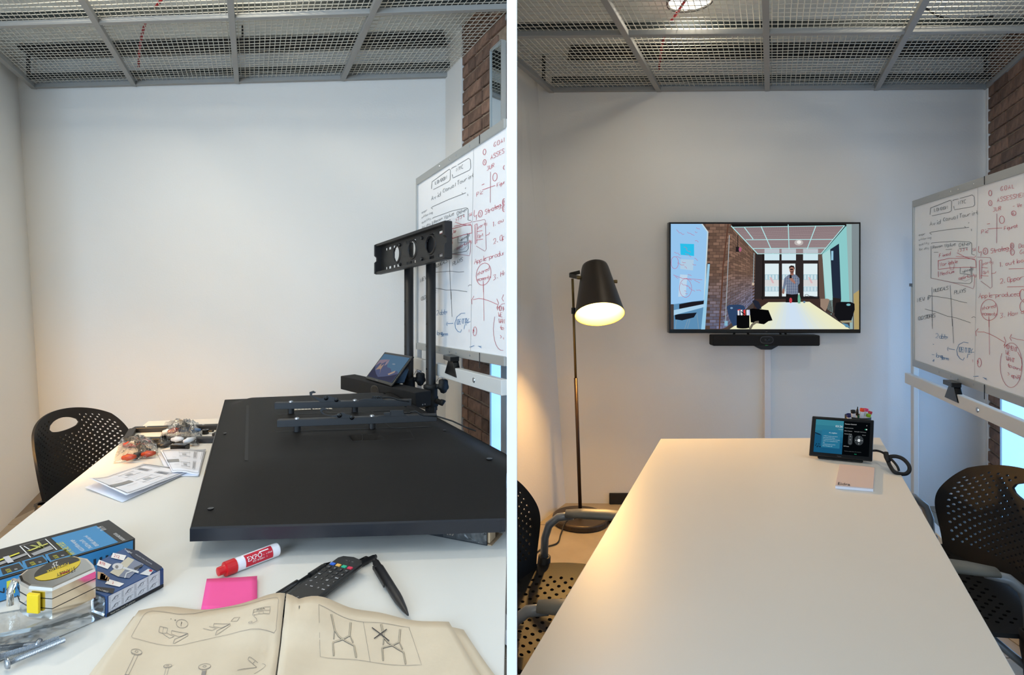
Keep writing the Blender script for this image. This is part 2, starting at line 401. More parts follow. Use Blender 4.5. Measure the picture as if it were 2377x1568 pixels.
# ---- framed mirrors on the brick side walls
def mirror(label, o, d, n, s0, s1, z0, z1, cat='mirror'):
    t = thing('wall_mirror', label, cat, (o + d * s0 + n * .02 + Vector((0, 0, z0))))
    p = lambda s, z, k: o + d * s + n * k + Vector((0, 0, z))
    MB().hexa([p(s0, z0, .034), p(s1, z0, .034), p(s1, z0, .04), p(s0, z0, .04)], [p(s0, z1, .034), p(s1, z1, .034), p(s1, z1, .04), p(s0, z1, .04)]).build('mirror_glass', MIRROR, t)
    f = MB()
    for sa, sb, za, zb in ((s0 - .008, s0, z0, z1), (s1, s1 + .008, z0, z1), (s0, s1, z1 - .004, z1 + .006), (s0, s1, z0 - .006, z0 + .004)):
        f.hexa([p(sa, za, .02), p(sb, za, .02), p(sb, za, .046), p(sa, za, .046)], [p(sa, zb, .02), p(sb, zb, .02), p(sb, zb, .046), p(sa, zb, .046)])
    f.build('frame', ALU, t)
mirror('tall narrow metal framed mirror on brick beside the cluttered table', a, dl, nl, .855, 1.0, 1.42, 2.62)
def glazed(n, o, d, nrm, s0, s1, z0, z1, L):
    # frosted side window, daylight behind it
    pw = nodes_of('frosted_pane_%d' % n); m, t, bs = pw; bs.inputs['Base Color'].default_value = (.5, .6, .7, 1); bs.inputs['Roughness'].default_value = .25
    bs.inputs['Emission Color'].default_value = (.20, .49, 1, 1); bs.inputs['Emission Strength'].default_value = L
    p = lambda s, z, k: o + d * s + nrm * k + Vector((0, 0, z)); f = MB()
    for sa, sb, za, zb in ((s0 - .008, s0, z0, z1), (s1, s1 + .008, z0, z1), (s0, s1, z1 - .004, z1 + .006), (s0, s1, z0 - .006, z0 + .004)):
        f.hexa([p(sa, za, .02), p(sb, za, .02), p(sb, za, .046), p(sa, za, .046)], [p(sa, zb, .02), p(sb, zb, .02), p(sb, zb, .046), p(sa, zb, .046)])
    w = struct(f, 'window_%d' % n, ALU)
    MB().hexa([p(s0, z0, .03), p(s1, z0, .03), p(s1, z0, .038), p(s0, z0, .038)], [p(s0, z1, .03), p(s1, z1, .03), p(s1, z1, .038), p(s0, z1, .038)]).build('pane', m, w)
glazed(3, a, dl, nl, .855, 1.0, .25, 1.40, 1.6)
glazed(5, Vector((2.70, 3.0, 0)), Vector((0, -1, 0)), Vector((-1, 0, 0)), .05, 1.1, .3, 1.6, .85)  # unseen window added, glowing to wash the low right wall blue
glazed(4, b, dr, nr, .38, .75, .06, 1.55, 1.9)

# ---- suspended wire ceilings
def wireceiling(label, pf, zc, keep, clip, bay):
    t = thing('ceiling_grid', label, 'ceiling grid', pf(.5, 1.0) + Vector((0, 0, zc)))
    Z = Vector((0, 0, zc))
    def seg(a, b):
        # shorten a straight piece where it would run into the partition
        fa, fb = keep(a), keep(b)
        if not fa and not fb: return None
        if fa != fb:
            u = (clip - a.x) / (b.x - a.x); c = a.lerp(b, u)
            a, b = (a, c) if fa else (c, b)
        return a, b
    for k in range(5):
        s = seg(pf(k / 4, -.015), pf(k / 4, 2.1))
        if s: MB().beam(s[0] + Z + Vector((0, 0, .012)), s[1] + Z + Vector((0, 0, .012)), .03, .028).build('rail', GRIDM, t, bevel=.002)
    for q in (0, bay, 2.08):
        s = seg(pf(0, q), pf(1, q))
        MB().beam(s[0] + Z + Vector((0, 0, .014)), s[1] + Z + Vector((0, 0, .014)), .032, .026).build('cross_rail', GRIDM, t, bevel=.002)
        s = seg(pf(.005, q - .04 if q else .03), pf(.995, q - .04 if q else .03))
        if s and q < 2:
            ch = MB(); e0, e1 = s[0] + Z + Vector((0, -.02, .06)), s[1] + Z + Vector((0, -.02, .06))
            ch.beam(e0, e1, .03, .035).build('channel', STRUT, t)
            hs = MB(); n = int((e1 - e0).length / .05)
            for i in range(n):
                c = e0.lerp(e1, (i + .5) / n) + Vector((0, 0, -.0178)); hs.obox(c, (.012, 0, 0), (0, .006, 0), (0, 0, .0006))
            hs.build('slot', M('slot_grey', (120, 130, 130), .5), t, kind='stuff')
    w = MB(); r = random.Random(5); h = .0020
    n = 96
    for i in range(n + 1):
        if i % 24 == 0: continue
        s = seg(pf(i / n, 0), pf(i / n, 2.08))
        if s:
            m = 8; P = [s[0].lerp(s[1], j / m) + Z + Vector((0, 0, .027 + r.uniform(-.002, .002))) for j in range(m + 1)]
            w.tube(P, h, 4, caps=False)
    n2 = 50
    for i in range(1, n2):
        s = seg(pf(0, 2.08 * i / n2), pf(1, 2.08 * i / n2))
        if s:
            m = 14; P = [s[0].lerp(s[1], j / m) + Z + Vector((0, r.uniform(-.002, .002), .0315 + r.uniform(-.0025, .0025))) for j in range(m + 1)]
            w.tube(P, h * 1.1, 4, caps=False)
    w.build('wire_mesh', WIRE, t, kind='stuff')
    return t
wireceiling('grey wire mesh ceiling over the cluttered table', lp, CLH, lambda v: v.x < -.012, -.012, .975)
wireceiling('grey wire mesh ceiling over the tidied room', rp, CRH, lambda v: v.x > .012, .012, .865)
# hangers, cables, lamps in the space above the mesh
def hanger(px, py, d, zt, label, thick=.006, py2=None):
    p = W(px, py, d); MB().tube([p, Vector((p.x, p.y, zt - .003))], thick, 8).build('hanger_rod', BLACKM, label=label, cat='hanger')
hanger(66, 190, 4.05, SLH, 'black hanger rod above the wire ceiling, by the left corner of the cluttered room', .012)
hanger(563, 118, 3.6, SLH, 'thin black hanger rod beside the middle rail of the cluttered room ceiling')
hanger(1050, 160, 3.85, SLH, 'black hanger rod above the wire ceiling near the brick of the cluttered room', .010)
hanger(1262, 195, 3.79, SRH, 'black hanger rod above the wire ceiling near the floor lamp', .012)
hanger(1786, 115, 3.4, SRH, 'thin black hanger rod beside the middle rail of the tidied room ceiling')
hanger(2288, 178, 3.72, SRH, 'black hanger rod above the wire ceiling near the right brick wall', .010)
def cable(name, pts, r, mat, label, cat='cable', sm=True):
    P = [Vector(p) for p in pts]; out = []
    for i in range(len(P) - 1):
        p0, p1, p2, p3 = P[max(i - 1, 0)], P[i], P[i + 1], P[min(i + 2, len(P) - 1)]
        for k in range(8):
            u = k / 8
            out.append(.5 * ((2 * p1) + (p2 - p0) * u + (2 * p0 - 5 * p1 + 4 * p2 - p3) * u * u + (3 * p1 - p0 - 3 * p2 + p3) * u ** 3))
    out.append(P[-1])
    o = MB().tube(out, r, 8).build(name, mat, smooth=True); 
    return tag(o, label, cat) if label else o
cable('red_cable', [W(374, 0, 3.015), W(355, 26, 3.14), W(337, 55, 3.294), W(326, 100, 3.56), W(322, 142, 3.84), W(322, 156, 3.92)], .007, REDC, 'red cable hanging above the wire ceiling of the cluttered room')
cable('red_cable', [W(1590, 2, 2.81), W(1568, 35, 2.96), W(1550, 62, 3.095), W(1537, 105, 3.34), W(1531, 150, 3.62), W(1529, 162, 3.70)], .007, REDC, 'red cable hanging above the wire ceiling of the tidied room')
cable('black_cable', [W(2150, 20, 2.89), W(2185, 40, 2.98), W(2230, 44, 3.0), W(2305, 38, 2.97)], .005, RUB, 'thin black cable looping above the right of the mesh ceiling')

def spot(label, x, y, s0, zc, e, col=(1, .91, .74)):
    t = thing('ceiling_lamp', label, 'ceiling lamp', (x, y, s0), group='round lamps above the wire ceilings')
    z1 = s0 - .05
    MB().lathe([(.03, -.002), (.10, -.003), (.112, -.02), (.112, -.05), (.104, -.05), (.102, -.04)], (x, y, s0), n=28, caps=False).build('housing', BLACKM, t, smooth=False)
    MB().lathe([(.001, -.042), (.102, -.042)], (x, y, s0), n=28, caps=False).build('diffuser', M('lamp_glow', (255, 240, 214), .5, emit=9), t)
    a_ = area('lamp_light', (x, y, z1 - .012), (0, 0, 0), .18, .18, e, col, 'DISK'); a_.parent = t; a_.location = (0, 0, z1 - .008 - s0)
spot('round ceiling lamp above the mesh, left rear of the cluttered room', -2.1, 2.5, SLH, CLH, 15)
spot('round ceiling lamp above the mesh, right rear of the cluttered room', -1.3, 2.55, SLH, CLH, 13)
spot('round ceiling lamp above the mesh, over the near end of the cluttered table', -1.1, 1.2, SLH, CLH, 5)
spot('lit round ceiling lamp above the mesh near the red cable', .875, 2.97, SRH, CRH, 5)
spot('round ceiling lamp above the mesh, right rear of the tidied room', 1.9, 2.5, SRH, CRH, 6)
spot('round ceiling lamp above the mesh, over the near end of the tidied table', .9, 1.2, SRH, CRH, 1)
spot('round ceiling lamp over the viewpoint, in front of the partition', .25, .25, SRH, CRH, 4)  # added out of view, to warm and whiten the partition edge
# ------------------------------------------------------------------ tables
TT = .73
cr = [(.815, .9), (1.632, 2.675), (.655, 2.655), (.014, 1.07), (.03, .9)]
cl = [(-.014, .95), (-.014, 2.02), (-.66, 3.20), (-1.80, 2.985), (-1.16, .90)]
def table(label, c, loc, q):
    t = thing('meeting_table', label, 'table', loc)
    P = [Vector((x, y, 0)) for x, y in c]; up = Vector((0, 0, 1))
    MB().prism([p + up * (TT - .026) for p in P], up * .026).build('table_top', [TABLE], t, bevel=.002)
    q = [Vector((*p, 0)) for p in q]
    f = MB()
    for i in range(4): f.beam(q[i] + up * (TT - .055), q[(i + 1) % 4] + up * (TT - .055), .03, .05)
    f.build('frame', SILVER, t, bevel=.003)
    for p in q: MB().beam(p, p + up * (TT - .035), .05, .05, (0, 1, 0)).build('leg', SILVER, t, bevel=.006)
table('long white meeting table, clear but for tablet, notebook and markers', cr, (.8, 1.8, 0), ((.86, 1.15), (1.47, 2.55), (.70, 2.55), (.15, 1.15)))
table('white meeting table strewn with tools and a dismounted television', cl, (-.9, 2.0, 0), ((-.10, 1.1), (-.72, 3.0), (-1.62, 2.85), (-1.08, 1.05)))

# ------------------------------------------------------------------ chairs
def perforated(fn, nu, nv, ishole, handle=None, hr=.30):
    """grid of cells on u in [-1,1], v in [0,1]; hole cells get an eight-sided opening, handle=(u0,v0,a,b) is a large oval opening"""
    vid = {}; V = []; Fc = []
    skip = set()
    if handle:
        u0, v0, a, b = handle
        for i in range(nu):
            for j in range(nv):
                cu, cv = -1 + 2 * (i + .5) / nu, (j + .5) / nv
                if ((cu - u0) / a) ** 2 + ((cv - v0) / b) ** 2 < 1: skip.add((i, j))
    def vert(i, j):
        if (i, j) not in vid:
            u, v = -1 + 2 * i / nu, j / nv
            near = [(i - 1, j - 1), (i, j - 1), (i - 1, j), (i, j)]
            if handle and any(c in skip for c in near):
                du, dv = (u - u0) / a, (v - v0) / b; r = math.hypot(du, dv) or 1
                u, v = u0 + du / r * a, v0 + dv / r * b
            vid[(i, j)] = len(V); V.append(fn(u, v))
        return vid[(i, j)]
    for i in range(nu):
        for j in range(nv):
            if (i, j) in skip: continue
            q = [vert(i, j), vert(i + 1, j), vert(i + 1, j + 1), vert(i, j + 1)]
            adj = any((i + a_, j + b_) in skip for a_ in (-1, 0, 1) for b_ in (-1, 0, 1))
            if ishole(i, j) and not adj:
                cu, cv = -1 + 2 * (i + .5) / nu, (j + .5) / nv; h = []
                for k in range(8):
                    an = math.radians(225 + 45 * k)
                    h.append(len(V)); V.append(fn(cu + math.cos(an) * 2 * hr / nu, cv + math.sin(an) * hr / nv))
                for k in range(4):
                    Fc.append((q[k], q[(k + 1) % 4], h[(2 * k + 2) % 8], h[2 * k + 1], h[2 * k]))
            else: Fc.append(tuple(q))
    return V, Fc
def rims(o):
    n = {}
    for p in o.data.polygons:
        for k in p.edge_keys: n[k] = n.get(k, 0) + 1
    for e in o.data.edges:
        if n.get(tuple(sorted(e.vertices)), 0) == 1: e.use_edge_sharp = True
    return o
def back_fn(u, v, R=.33, lean=.20):
    V = max(0, (v - .40) / .60); k = .9
    if V > 0: u, V2 = u * math.sqrt(1 - k * V * V / 2), V * math.sqrt(1 - k * u * u / 2); v = .40 + .60 * V2
    w = .222 + .070 * smooth(v / .62) + .03 * smooth((.14 - v) / .14)
    x = u * w; z = .415 + .405 * v
    z += .055 * (1 - u * u) * (1 - v) ** 3
    th = x / R
    X = R * math.sin(th); Y = -.22 + R * (1 - math.cos(th)) - lean * (z - .5)
    return Vector((X, Y, z))
def seat_fn(u, v):
    V = 2 * v - 1; k_ = .6; u, V = u * math.sqrt(1 - k_ * V * V / 2), V * math.sqrt(1 - k_ * u * u / 2); v = (V + 1) / 2
    w = .25; y = -.23 + .49 * v; k = abs(u) ** 4
    z = .452 - .02 * math.cos(u * 1.5) * math.sin(v * 2.6) - .05 * smooth((v - .78) / .22) + .012 * k
    return Vector((u * w, y, z))
def make_chair(label, arms=True, R=.33, lean=.20):
    t = thing('perforated_chair', label, 'chair', group='black perforated chairs around the tables')
    V, Fc = perforated(lambda u, v: back_fn(u, v, R, lean), 36, 28, lambda i, j: (i + j) % 2 == 0 and 1 < i < 34 and 4 < j < 26 and not (j > 23 and (i < 5 or i > 30)), (0, .83, .30, .075), .34)
    rims(MB().add(V, Fc).build('backrest', SHELL, t, smooth=True, solid=.009, local=True))
    V, Fc = perforated(seat_fn, 26, 26, lambda i, j: (i + j) % 2 == 0 and 2 < i < 23 and 3 < j < 23, None, .34)
    rims(MB().add(V, Fc).build('seat', SHELL, t, smooth=True, solid=.011, local=True))
    for s in (-1, 1):
        L = Vector((s * .245, -.115 if R < .5 else -.165, .455))
        if arms: MB().tube([L, L + Vector((0, .004, .09)), L + Vector((s * .002, .018, .135)), L + Vector((s * .003, .05, .163)), L + Vector((s * .003, .10, .173))], .0135, 12).build('arm_tube', SILVER, t, smooth=True, local=True)
        pd = MB(); n = 9
        prof = [(.0, .0, .020), (.06, .004, .026), (.14, .007, .027), (.22, .004, .026), (.262, -.010, .022), (.28, -.026, .012)]
        pd.tube([L + Vector((s * .003, .075 + y, .178 + z)) for y, z, w in prof], [w for y, z, w in prof], 12, flat=.55)
        if arms: pd.build('armrest', ARMG, t, smooth=True, local=True)
        MB().lathe([(.010, -.10), (.019, -.10), (.024, -.02), (.021, .028), (.014, .028)], L, (s * .02, .1, 1), 14, caps=False).build('sleeve', SHELL, t, smooth=True, local=True)
        MB().tube([L + Vector((0, -.006, -.06)), L + Vector((s * .012, -.04, -.25)), Vector((s * .275, -.235 if R < .5 else -.17, .012))], .0125, 12).build('leg', SILVER, t, smooth=True, local=True)
        MB().tube([Vector((s * .20, .05, .425)), Vector((s * .225, .14, .40)), Vector((s * .275, .235, .012))], .0125, 12).build('leg', SILVER, t, smooth=True, local=True)
        MB().tube([L + Vector((-s * .01, -.01, -.09)), Vector((s * .20, -.05, .425)), Vector((s * .20, .08, .425))], .011, 10).build('side_bar', SILVER, t, smooth=True, local=True)
        for y in (-.235 if R < .5 else -.17, .235): MB().lathe([(.013, 0), (.017, .003), (.015, .02)], (s * .275, y, 0), n=12).build('foot', RUB, t, local=True)
    MB().beam((-.2, .02, .42), (.2, .02, .42), .03, .012).build('cross_bar', SILVER, t, local=True)
    return t
def dup(root, label, loc, rz):
    r = root.copy(); COL.objects.link(r); r['label'] = label; r.location = loc; r.rotation_euler = (0, 0, rz)
    for ch in root.children:
        c = ch.copy(); COL.objects.link(c); c.parent = r
    return r
def face(x, y): return math.atan2(-x, y)     # chair front (+Y) turned towards plan direction (x, y)
ch = make_chair('black perforated chair beside the notebook, right of the tidied table')
ch.location = (1.355, 1.96, 0); ch.rotation_euler = (0, 0, face(-.96, .24)); ch.scale = (1.28, 1.08, 1)
c1 = make_chair('black perforated chair with a pale armrest, tight against the partition by the floor lamp')
c1.location = (.162, 1.755, 0); c1.rotation_euler = (0, 0, face(.97, -.2)); c1.scale = (1.2, 1, 1)
# the chair is pushed right up to the partition: trim what would pass through it
mw = Matrix.Translation(c1.location) @ c1.rotation_euler.to_matrix().to_4x4() @ Matrix.Diagonal((1.2, 1, 1, 1)); iv = mw.inverted()
pc = iv @ Vector((.014, 1.765, .5)); pnrm = (iv.to_3x3() @ Vector((1, 0, 0))); pnrm = Vector((pnrm.x * 1.44, pnrm.y, pnrm.z)).normalized()
for c in list(c1.children):
    b_ = bmesh.new(); b_.from_mesh(c.data)
    bmesh.ops.bisect_plane(b_, geom=b_.verts[:] + b_.edges[:] + b_.faces[:], plane_co=pc, plane_no=pnrm, clear_inner=True)
    if b_.faces: b_.to_mesh(c.data)
    else: bpy.data.objects.remove(c)
    b_.free()
c2 = make_chair('black perforated chair at the far left of the cluttered table', False)
c2.location = (-1.845, 2.80, 0); c2.rotation_euler = (0, 0, face(.99, -.12)); c2.scale = (1.08, 1, 1)
dup(c2, 'black chair edge at the left of the frame, by the toggle bolt box', (-1.245, 1.37, 0), face(1, .0))
dup(c2, 'black chair edge at the bottom right corner, nearest of the tidied room', (.945, 1.0, 0), face(-1, .0))

# ------------------------------------------------------------------ whiteboards on rolling stands
RB0, RB1 = Vector((2.376, 3.56, 0)), Vector((-.2825, -1.0, 0))      # far edge, per metre of depth
def board_uv(px, py):
    k = (px - CX) / F; q = (2.376 - k * 3.56) / (.2825 - k)
    f = (px - 2123) / 254; yt = 477 - 82 * f; yb = 840 + 90 * f
    return q, (py - yt) / (yb - yt)
def whiteboard(label, p0, dq, zt, zb, slope, qmax, wall_sign, wlabel):
    """p0 plan point of the far edge, dq plan step per unit q, top and bottom height at q=0, rise per q"""
    n = Vector((-dq.y, dq.x, 0)).normalized()
    if n.y > 0: n = -n
    if n.dot(Vector((0, 0, 0)) - p0) < 0: n = -n
    P = lambda q, t, h=0: p0 + dq * q + n * h + Vector((0, 0, zt + (zb - zt) * t + slope * q))
    T = thing('whiteboard', label, 'whiteboard', (p0 + dq * .5 * qmax).to_tuple())
    slab = lambda mb, q0, q1, t0, t1, h0, h1: mb.hexa([P(q0, t1, h0), P(q1, t1, h0), P(q1, t1, h1), P(q0, t1, h1)], [P(q0, t0, h0), P(q1, t0, h0), P(q1, t0, h1), P(q0, t0, h1)])
    slab(MB(), .004, qmax, .005, .995, -.012, -.001).build('panel', BOARD, T)
    for nm, (q0, q1, t0, t1) in {'frame_top': (-.012, qmax, -.03, .012), 'frame_bottom': (-.012, qmax, .988, 1.03), 'frame_side': (-.014, .004, -.03, 1.03)}.items():
        slab(MB(), q0, q1, t0, t1, -.016, .008).build('frame_edge', ALU, T, bevel=.002)
    sc = MB()
    for q in (.36, .5, .58, .74): 
        for t in (-.008, 1.008): sc.lathe([(.006, 0), (.004, .002)], P(q, t, .008), n, 8)
    sc.build('screws', STEEL, T, kind='stuff')
    if qmax > .85:
        slab(MB(), .842, .847, -.03, .012, .008, .010).build('hinge_gap', BLK, T)
        slab(MB(), .842, .847, .988, 1.06, .008, .010).build('hinge_gap', BLK, T)
    # stand: post, rail, floor rail
    up = Vector((0, 0, 1)); post = p0 - dq * .055 - n * .02
    MB().beam(post, Vector((post.x, post.y, zb + .48 * (zt - zb))), .045, .03, n).build('post', WFRAME, T, bevel=.004)
    MB().beam(Vector((post.x, post.y, zb + .48 * (zt - zb))), Vector((post.x, post.y, zb + .50 * (zt - zb))), .06, .04, n).build('post_cap', BLK, T)
    a0 = p0 - dq * .05 + up * (zb - .105) + n * .02; a1 = p0 + dq * (qmax + .03) + up * (zb - .105 + slope * qmax) + n * .02
    MB().beam(a0, a1, .03, .062).build('rail', WFRAME, T, bevel=.003)
    MB().lathe([(.012, 0), (.010, .004)], p0 + dq * .845 + up * (zb - .105 + slope * .845) + n * .035, n, 10).build('rail_bolt', STEEL, T)
    f0, f1 = post + dq * .0 + n * .01, p0 + dq * (qmax + .05)
    MB().beam(Vector((f0.x, f0.y, .05)), Vector((f1.x, f1.y, .05)), .05, .06).build('floor_rail', WFRAME, T, bevel=.004)
    for e in (f0, f1): MB().lathe([(.022, -.018), (.022, .018)], Vector((e.x, e.y, .022)), n, 14).build('caster', BLK, T)
    # black clamp under the board
    c = P(.59, 1.03, .01)
    k = MB(); dd = dq.normalized()
    k.hexa([c - dd * .085 - up * .085, c + dd * .075 - up * .085, c + dd * .075 - up * .085 + n * .03, c - dd * .085 - up * .085 + n * .03],
           [c - dd * .03 - up * .012, c + dd * .03 - up * .012, c + dd * .03 - up * .012 + n * .03, c - dd * .03 - up * .012 + n * .03])
    k.hexa([c - dd * .06 - up * .015, c + dd * .04 - up * .015, c + dd * .04 - up * .015 + n * .045, c - dd * .06 - up * .015 + n * .045],
           [c - dd * .06 + up * .008, c + dd * .04 + up * .008, c + dd * .04 + up * .008 + n * .045, c - dd * .06 + up * .008 + n * .045])
    k.build('clamp', BLK, T, bevel=.003)
    # handwriting
    A = Art(lambda u, v, h: P(*board_uv(u, v), h), step=.0006)
    clipx = [None]
    K, RD, BL_ = (70, 72, 76), (196, 52, 72), (52, 120, 176)
    cp = lambda x, y: (2100 + x / 4.238, 390 + y / 4.238)
    cq = lambda x, y: (2100 + x / 4.238, 740 + y / 4.238)
    def ln(pts, col=K, w=1.1, m=cp): A.line([m(*p) for p in pts], w * .8, col, sub=2)
    def hd(s_, x, y, h, col=K, w=.95, m=cp, sl=-.2, sp=1.0): 
        X, Y = m(x, y); A.hand(s_, X, Y, h / 4.238, w * .8, col, dx=(.98, sl), dy=(0.04, -1), sp=sp)
    if qmax > .3:
        A.line([(2270, 431), (2262, 889)], .7, (196, 198, 200), sub=6)
        ln([(250, 460), (255, 395), (450, 318), (462, 330), (460, 420), (440, 435), (270, 472)]); ln([(475, 325), (480, 315), (530, 305)]); ln([(545, 300), (665, 265), (685, 285), (690, 360), (675, 380), (490, 412), (482, 375)])
        hd('LONDON', 290, 430, 30); hd('NYC', 530, 360, 36); hd('Tourist', 540, 490, 38); hd('Casual', 380, 525, 34); hd('Avid', 250, 570, 40)
        ln([(265, 655), (245, 640), (265, 632), (440, 605), (635, 585)]); ln([(590, 575), (605, 590)]); ln([(655, 600), (658, 620)]); ln([(628, 545), (634, 535)])
        for i, wd_ in enumerate(('expr', 'offering', 'quality', 'loc.day')): hd(wd_, 140, 670 + 48 * i, 22, (120, 122, 126), .7)
        ln([(260, 770), (258, 1085), (480, 1130), (640, 1140), (662, 1120), (660, 985)]); ln([(262, 745), (270, 738), (480, 722), (640, 728), (660, 745), (660, 850), (690, 858)])
        hd('Value', 390, 785, 34); ln([(405, 805), (465, 800)]); hd('Other', 535, 778, 34); ln([(535, 795), (620, 785)]); hd('Recon', 278, 795, 26); ln([(288, 832), (332, 830)])
        hd('Fixed', 340, 880, 34, RD); hd('Variable', 345, 970, 34, RD); hd('Medium', 350, 1060, 34, RD); hd('1 2 3 4', 520, 830, 24, RD); hd('56', 668, 820, 26, RD, .8)
        ln([(330, 915), (440, 890), (600, 890), (690, 898), (700, 920), (705, 985)], RD, 1.3); ln([(330, 910), (330, 1000), (440, 985), (600, 978), (700, 980)], RD, 1.3); ln([(515, 835), (600, 880), (690, 905)], RD); ln([(505, 872), (690, 880), (700, 865)], RD); ln([(330, 1020), (332, 1075)], RD)
        ln([(262, 1085), (470, 1130), (600, 1165), (675, 1190), (685, 1150), (690, 1060)], (176, 110, 122)); ln([(440, 955), (450, 930), (480, 925), (490, 955), (480, 1000), (450, 1005), (440, 955)], RD, .8)
        ln([(548, 980), (545, 1040), (650, 1050), (650, 970)]); hd('upsell', 570, 1028, 28); hd('opportunity', 530, 1100, 30, RD, .9, sp=.72); ln([(560, 1085), (600, 1045), (645, 1060), (650, 1090), (600, 1115), (560, 1105), (560, 1085)], (150, 150, 156), .7)
        ln([(735, 910), (740, 1095)], RD, 1.3); ln([(740, 910), (760, 905), (755, 1090)], RD); ln([(760, 980), (818, 985)], RD); ln([(750, 1060), (825, 1065)], RD); hd('party', 770, 955, 28, RD, .8); hd('Opt', 770, 1045, 28, RD, .8)
        ln([(715, 878), (845, 885), (852, 900), (860, 1170), (845, 1185), (750, 1115)], (176, 110, 122)); ln([(855, 1040), (890, 1035), (900, 1020)], RD); ln([(730, 770), (725, 820), (735, 835), (755, 820), (750, 870)], RD)
        ln([(268, 1175), (272, 1560)], K, .9); ln([(448, 1155), (470, 1560)], K, .9)
        hd('MUSICALS', 285, 1225, 32, sp=.8); hd('PLAYS', 490, 1245, 36, sp=.85); ln([(230, 1255), (350, 1272), (460, 1290), (560, 1320), (615, 1328)]); ln([(200, 1390), (300, 1415), (420, 1460), (500, 1475), (650, 1525)]); hd('NEW IP', 125, 1320, 34); hd('OLD STORIES', 135, 1500, 34, sp=.62)
        ln([(660, 1475), (680, 1465), (700, 1475)])
        hd('GOAL', 945, 225, 40, RD, 1.1, sp=1.25); hd('ASSESSMENT', 910, 335, 42, RD, 1.1); A.ring(*cp(842, 247), 3.6, 6.2, 1, RD); A.ring(*cp(843, 345), 4.2, 6, 1, RD); ln([(843, 333), (845, 358)], RD, .8)
        hd('3UR', 870, 430, 38, RD, 1); ln([(908, 450), (905, 740)], (180, 90, 104)); A.ring(*cp(957, 510), 5.8, 8.8, 1, RD); ln([(818, 600), (960, 590)], RD, 1.2); ln([(812, 552), (840, 548)], RD, 1.3); hd('Figurat', 980, 610, 34, RD, 1, sp=.8); hd('Pic', 755, 650, 40, RD, 1)
        hd('- We', 1065, 395, 34, RD, 1); A.ring(*cp(1073, 445), 5.4, 5.4, 1, RD); hd('A', 1060, 460, 28, RD, 1)
        A.ring(*cp(795, 820), 5.4, 7.5, 1, RD); hd('2', 782, 840, 30, RD, .9); hd('Strategy', 848, 840, 44, RD, 1.1, sp=.74); A.ring(*cp(1057, 765), 4, 6.5, 1, RD); hd('B', 1048, 778, 26, RD, .8); A.ring(*cp(1060, 830), 4.6, 7, 1, RD); hd('C', 1050, 845, 26, RD, .8); hd('Doc', 1122, 790, 42, RD, 1.1); hd('Go', 1135, 850, 40, RD, 1)
        hd('1. outlook', 930, 975, 44, RD, 1.1); ln([(1025, 995), (1174, 990)], RD, 1.2); hd('2. Opportunity', 940, 1140, 46, RD, 1.1, sp=.9); ln([(1010, 1172), (1174, 1168)], RD, 1.2); hd('3. How over', 940, 1480, 46, RD, 1.1)
        hd('Apple-produced', 730, 1280, 46, RD, 1, sp=.86, sl=-.05); A.ring(*cp(832, 1398), 19.5, 24.5, .9, RD); hd('shared', 760, 1400, 38, RD, .9, sp=.8); hd('moments', 765, 1450, 38, RD, .9, sp=.74, sl=.05); ln([(828, 1460), (830, 1568)], RD); A.ring(*cp(1160, 1250), 6, 13, 1, RD); A.ring(*cp(1160, 1365), 6, 12, 1, RD)
        ln([(270, 0), (274, 100)], K, .9, cq); ln([(470, 0), (480, 243)], K, .9, cq); ln([(830, 0), (836, 357)], RD, .9, cq)
        ln([(725, 98), (700, 130), (705, 172)], RD, 1.1, cq); ln([(715, 132), (780, 133), (835, 152), (900, 185), (985, 235)], RD, 1.1, cq); ln([(978, 180), (997, 225), (975, 270)], RD, 1.1, cq); ln([(1052, 155), (1035, 190), (1052, 220)], RD, 1.1, cq); ln([(1050, 188), (1110, 205), (1174, 215)], RD, 1, cq)
        hd('2 dots', 305, 190, 44, BL_, 1, cq, .1, .62); hd('- long', 268, 375, 44, BL_, 1, cq, .15, .6); hd('term', 355, 400, 40, BL_, 1, cq, .15, .6); hd('&', 280, 420, 30, BL_, 1, cq); ln([(278, 252), (290, 254)], BL_, 1.4, cq); ln([(275, 420), (290, 400), (285, 425)], BL_, 1.2, cq)
        ln([(430, 280), (420, 295), (428, 318)], BL_, 1.1, cq); ln([(430, 296), (495, 308)], BL_, 1.3, cq); ln([(628, 240), (580, 232), (535, 255), (512, 310), (520, 360), (545, 395), (575, 410), (588, 385)], BL_, 1.3, cq); hd('IDENTITY', 525, 325, 46, BL_, 1, cq, .12, .55); ln([(685, 332), (630, 335), (645, 318)], BL_, 1.2, cq); ln([(645, 352), (622, 350), (615, 388)], BL_, 1.2, cq)
        A.ring(*cq(735, 435), 4.5, 10, .9, RD); hd('8', 712, 445, 30, RD, .9, cq); hd('1', 665, 430, 24, RD, .7, cq); ln([(676, 572), (728, 568)], BL_, 1.5, cq); ln([(770, 582), (808, 592)], BL_, 1.2, cq); ln([(785, 590), (808, 606)], BL_, 1.2, cq)
        A.ring(*cq(1048, 460), 25.5, 52, .9, (190, 100, 112), a0=-2.2, a1=3.7); ln([(1112, 330), (1150, 400), (1155, 460), (1142, 515)], RD, 1.1, cq)
        for i, (s_, x, y) in enumerate((('MOMENT', 985, 290), ('WE', 995, 350), ('WANT', 1000, 410), ('to own', 1012, 475), ('> epilR', 1015, 565))): hd(s_, x, y, 40, RD, 1.05, cq, .32, .68)
    return T, A, P
T, A, P = whiteboard('large whiteboard on a rolling stand, full view of notes, tidied room', RB0, RB1, EYE + 173 / F * 3.56, EYE - 190 / F * 3.56, 0, 1.9, 1, '')
A.build('writing', T)
LB0, LB1 = Vector((-.538, 3.45, 0)), Vector((.4805, -1.0, 0))
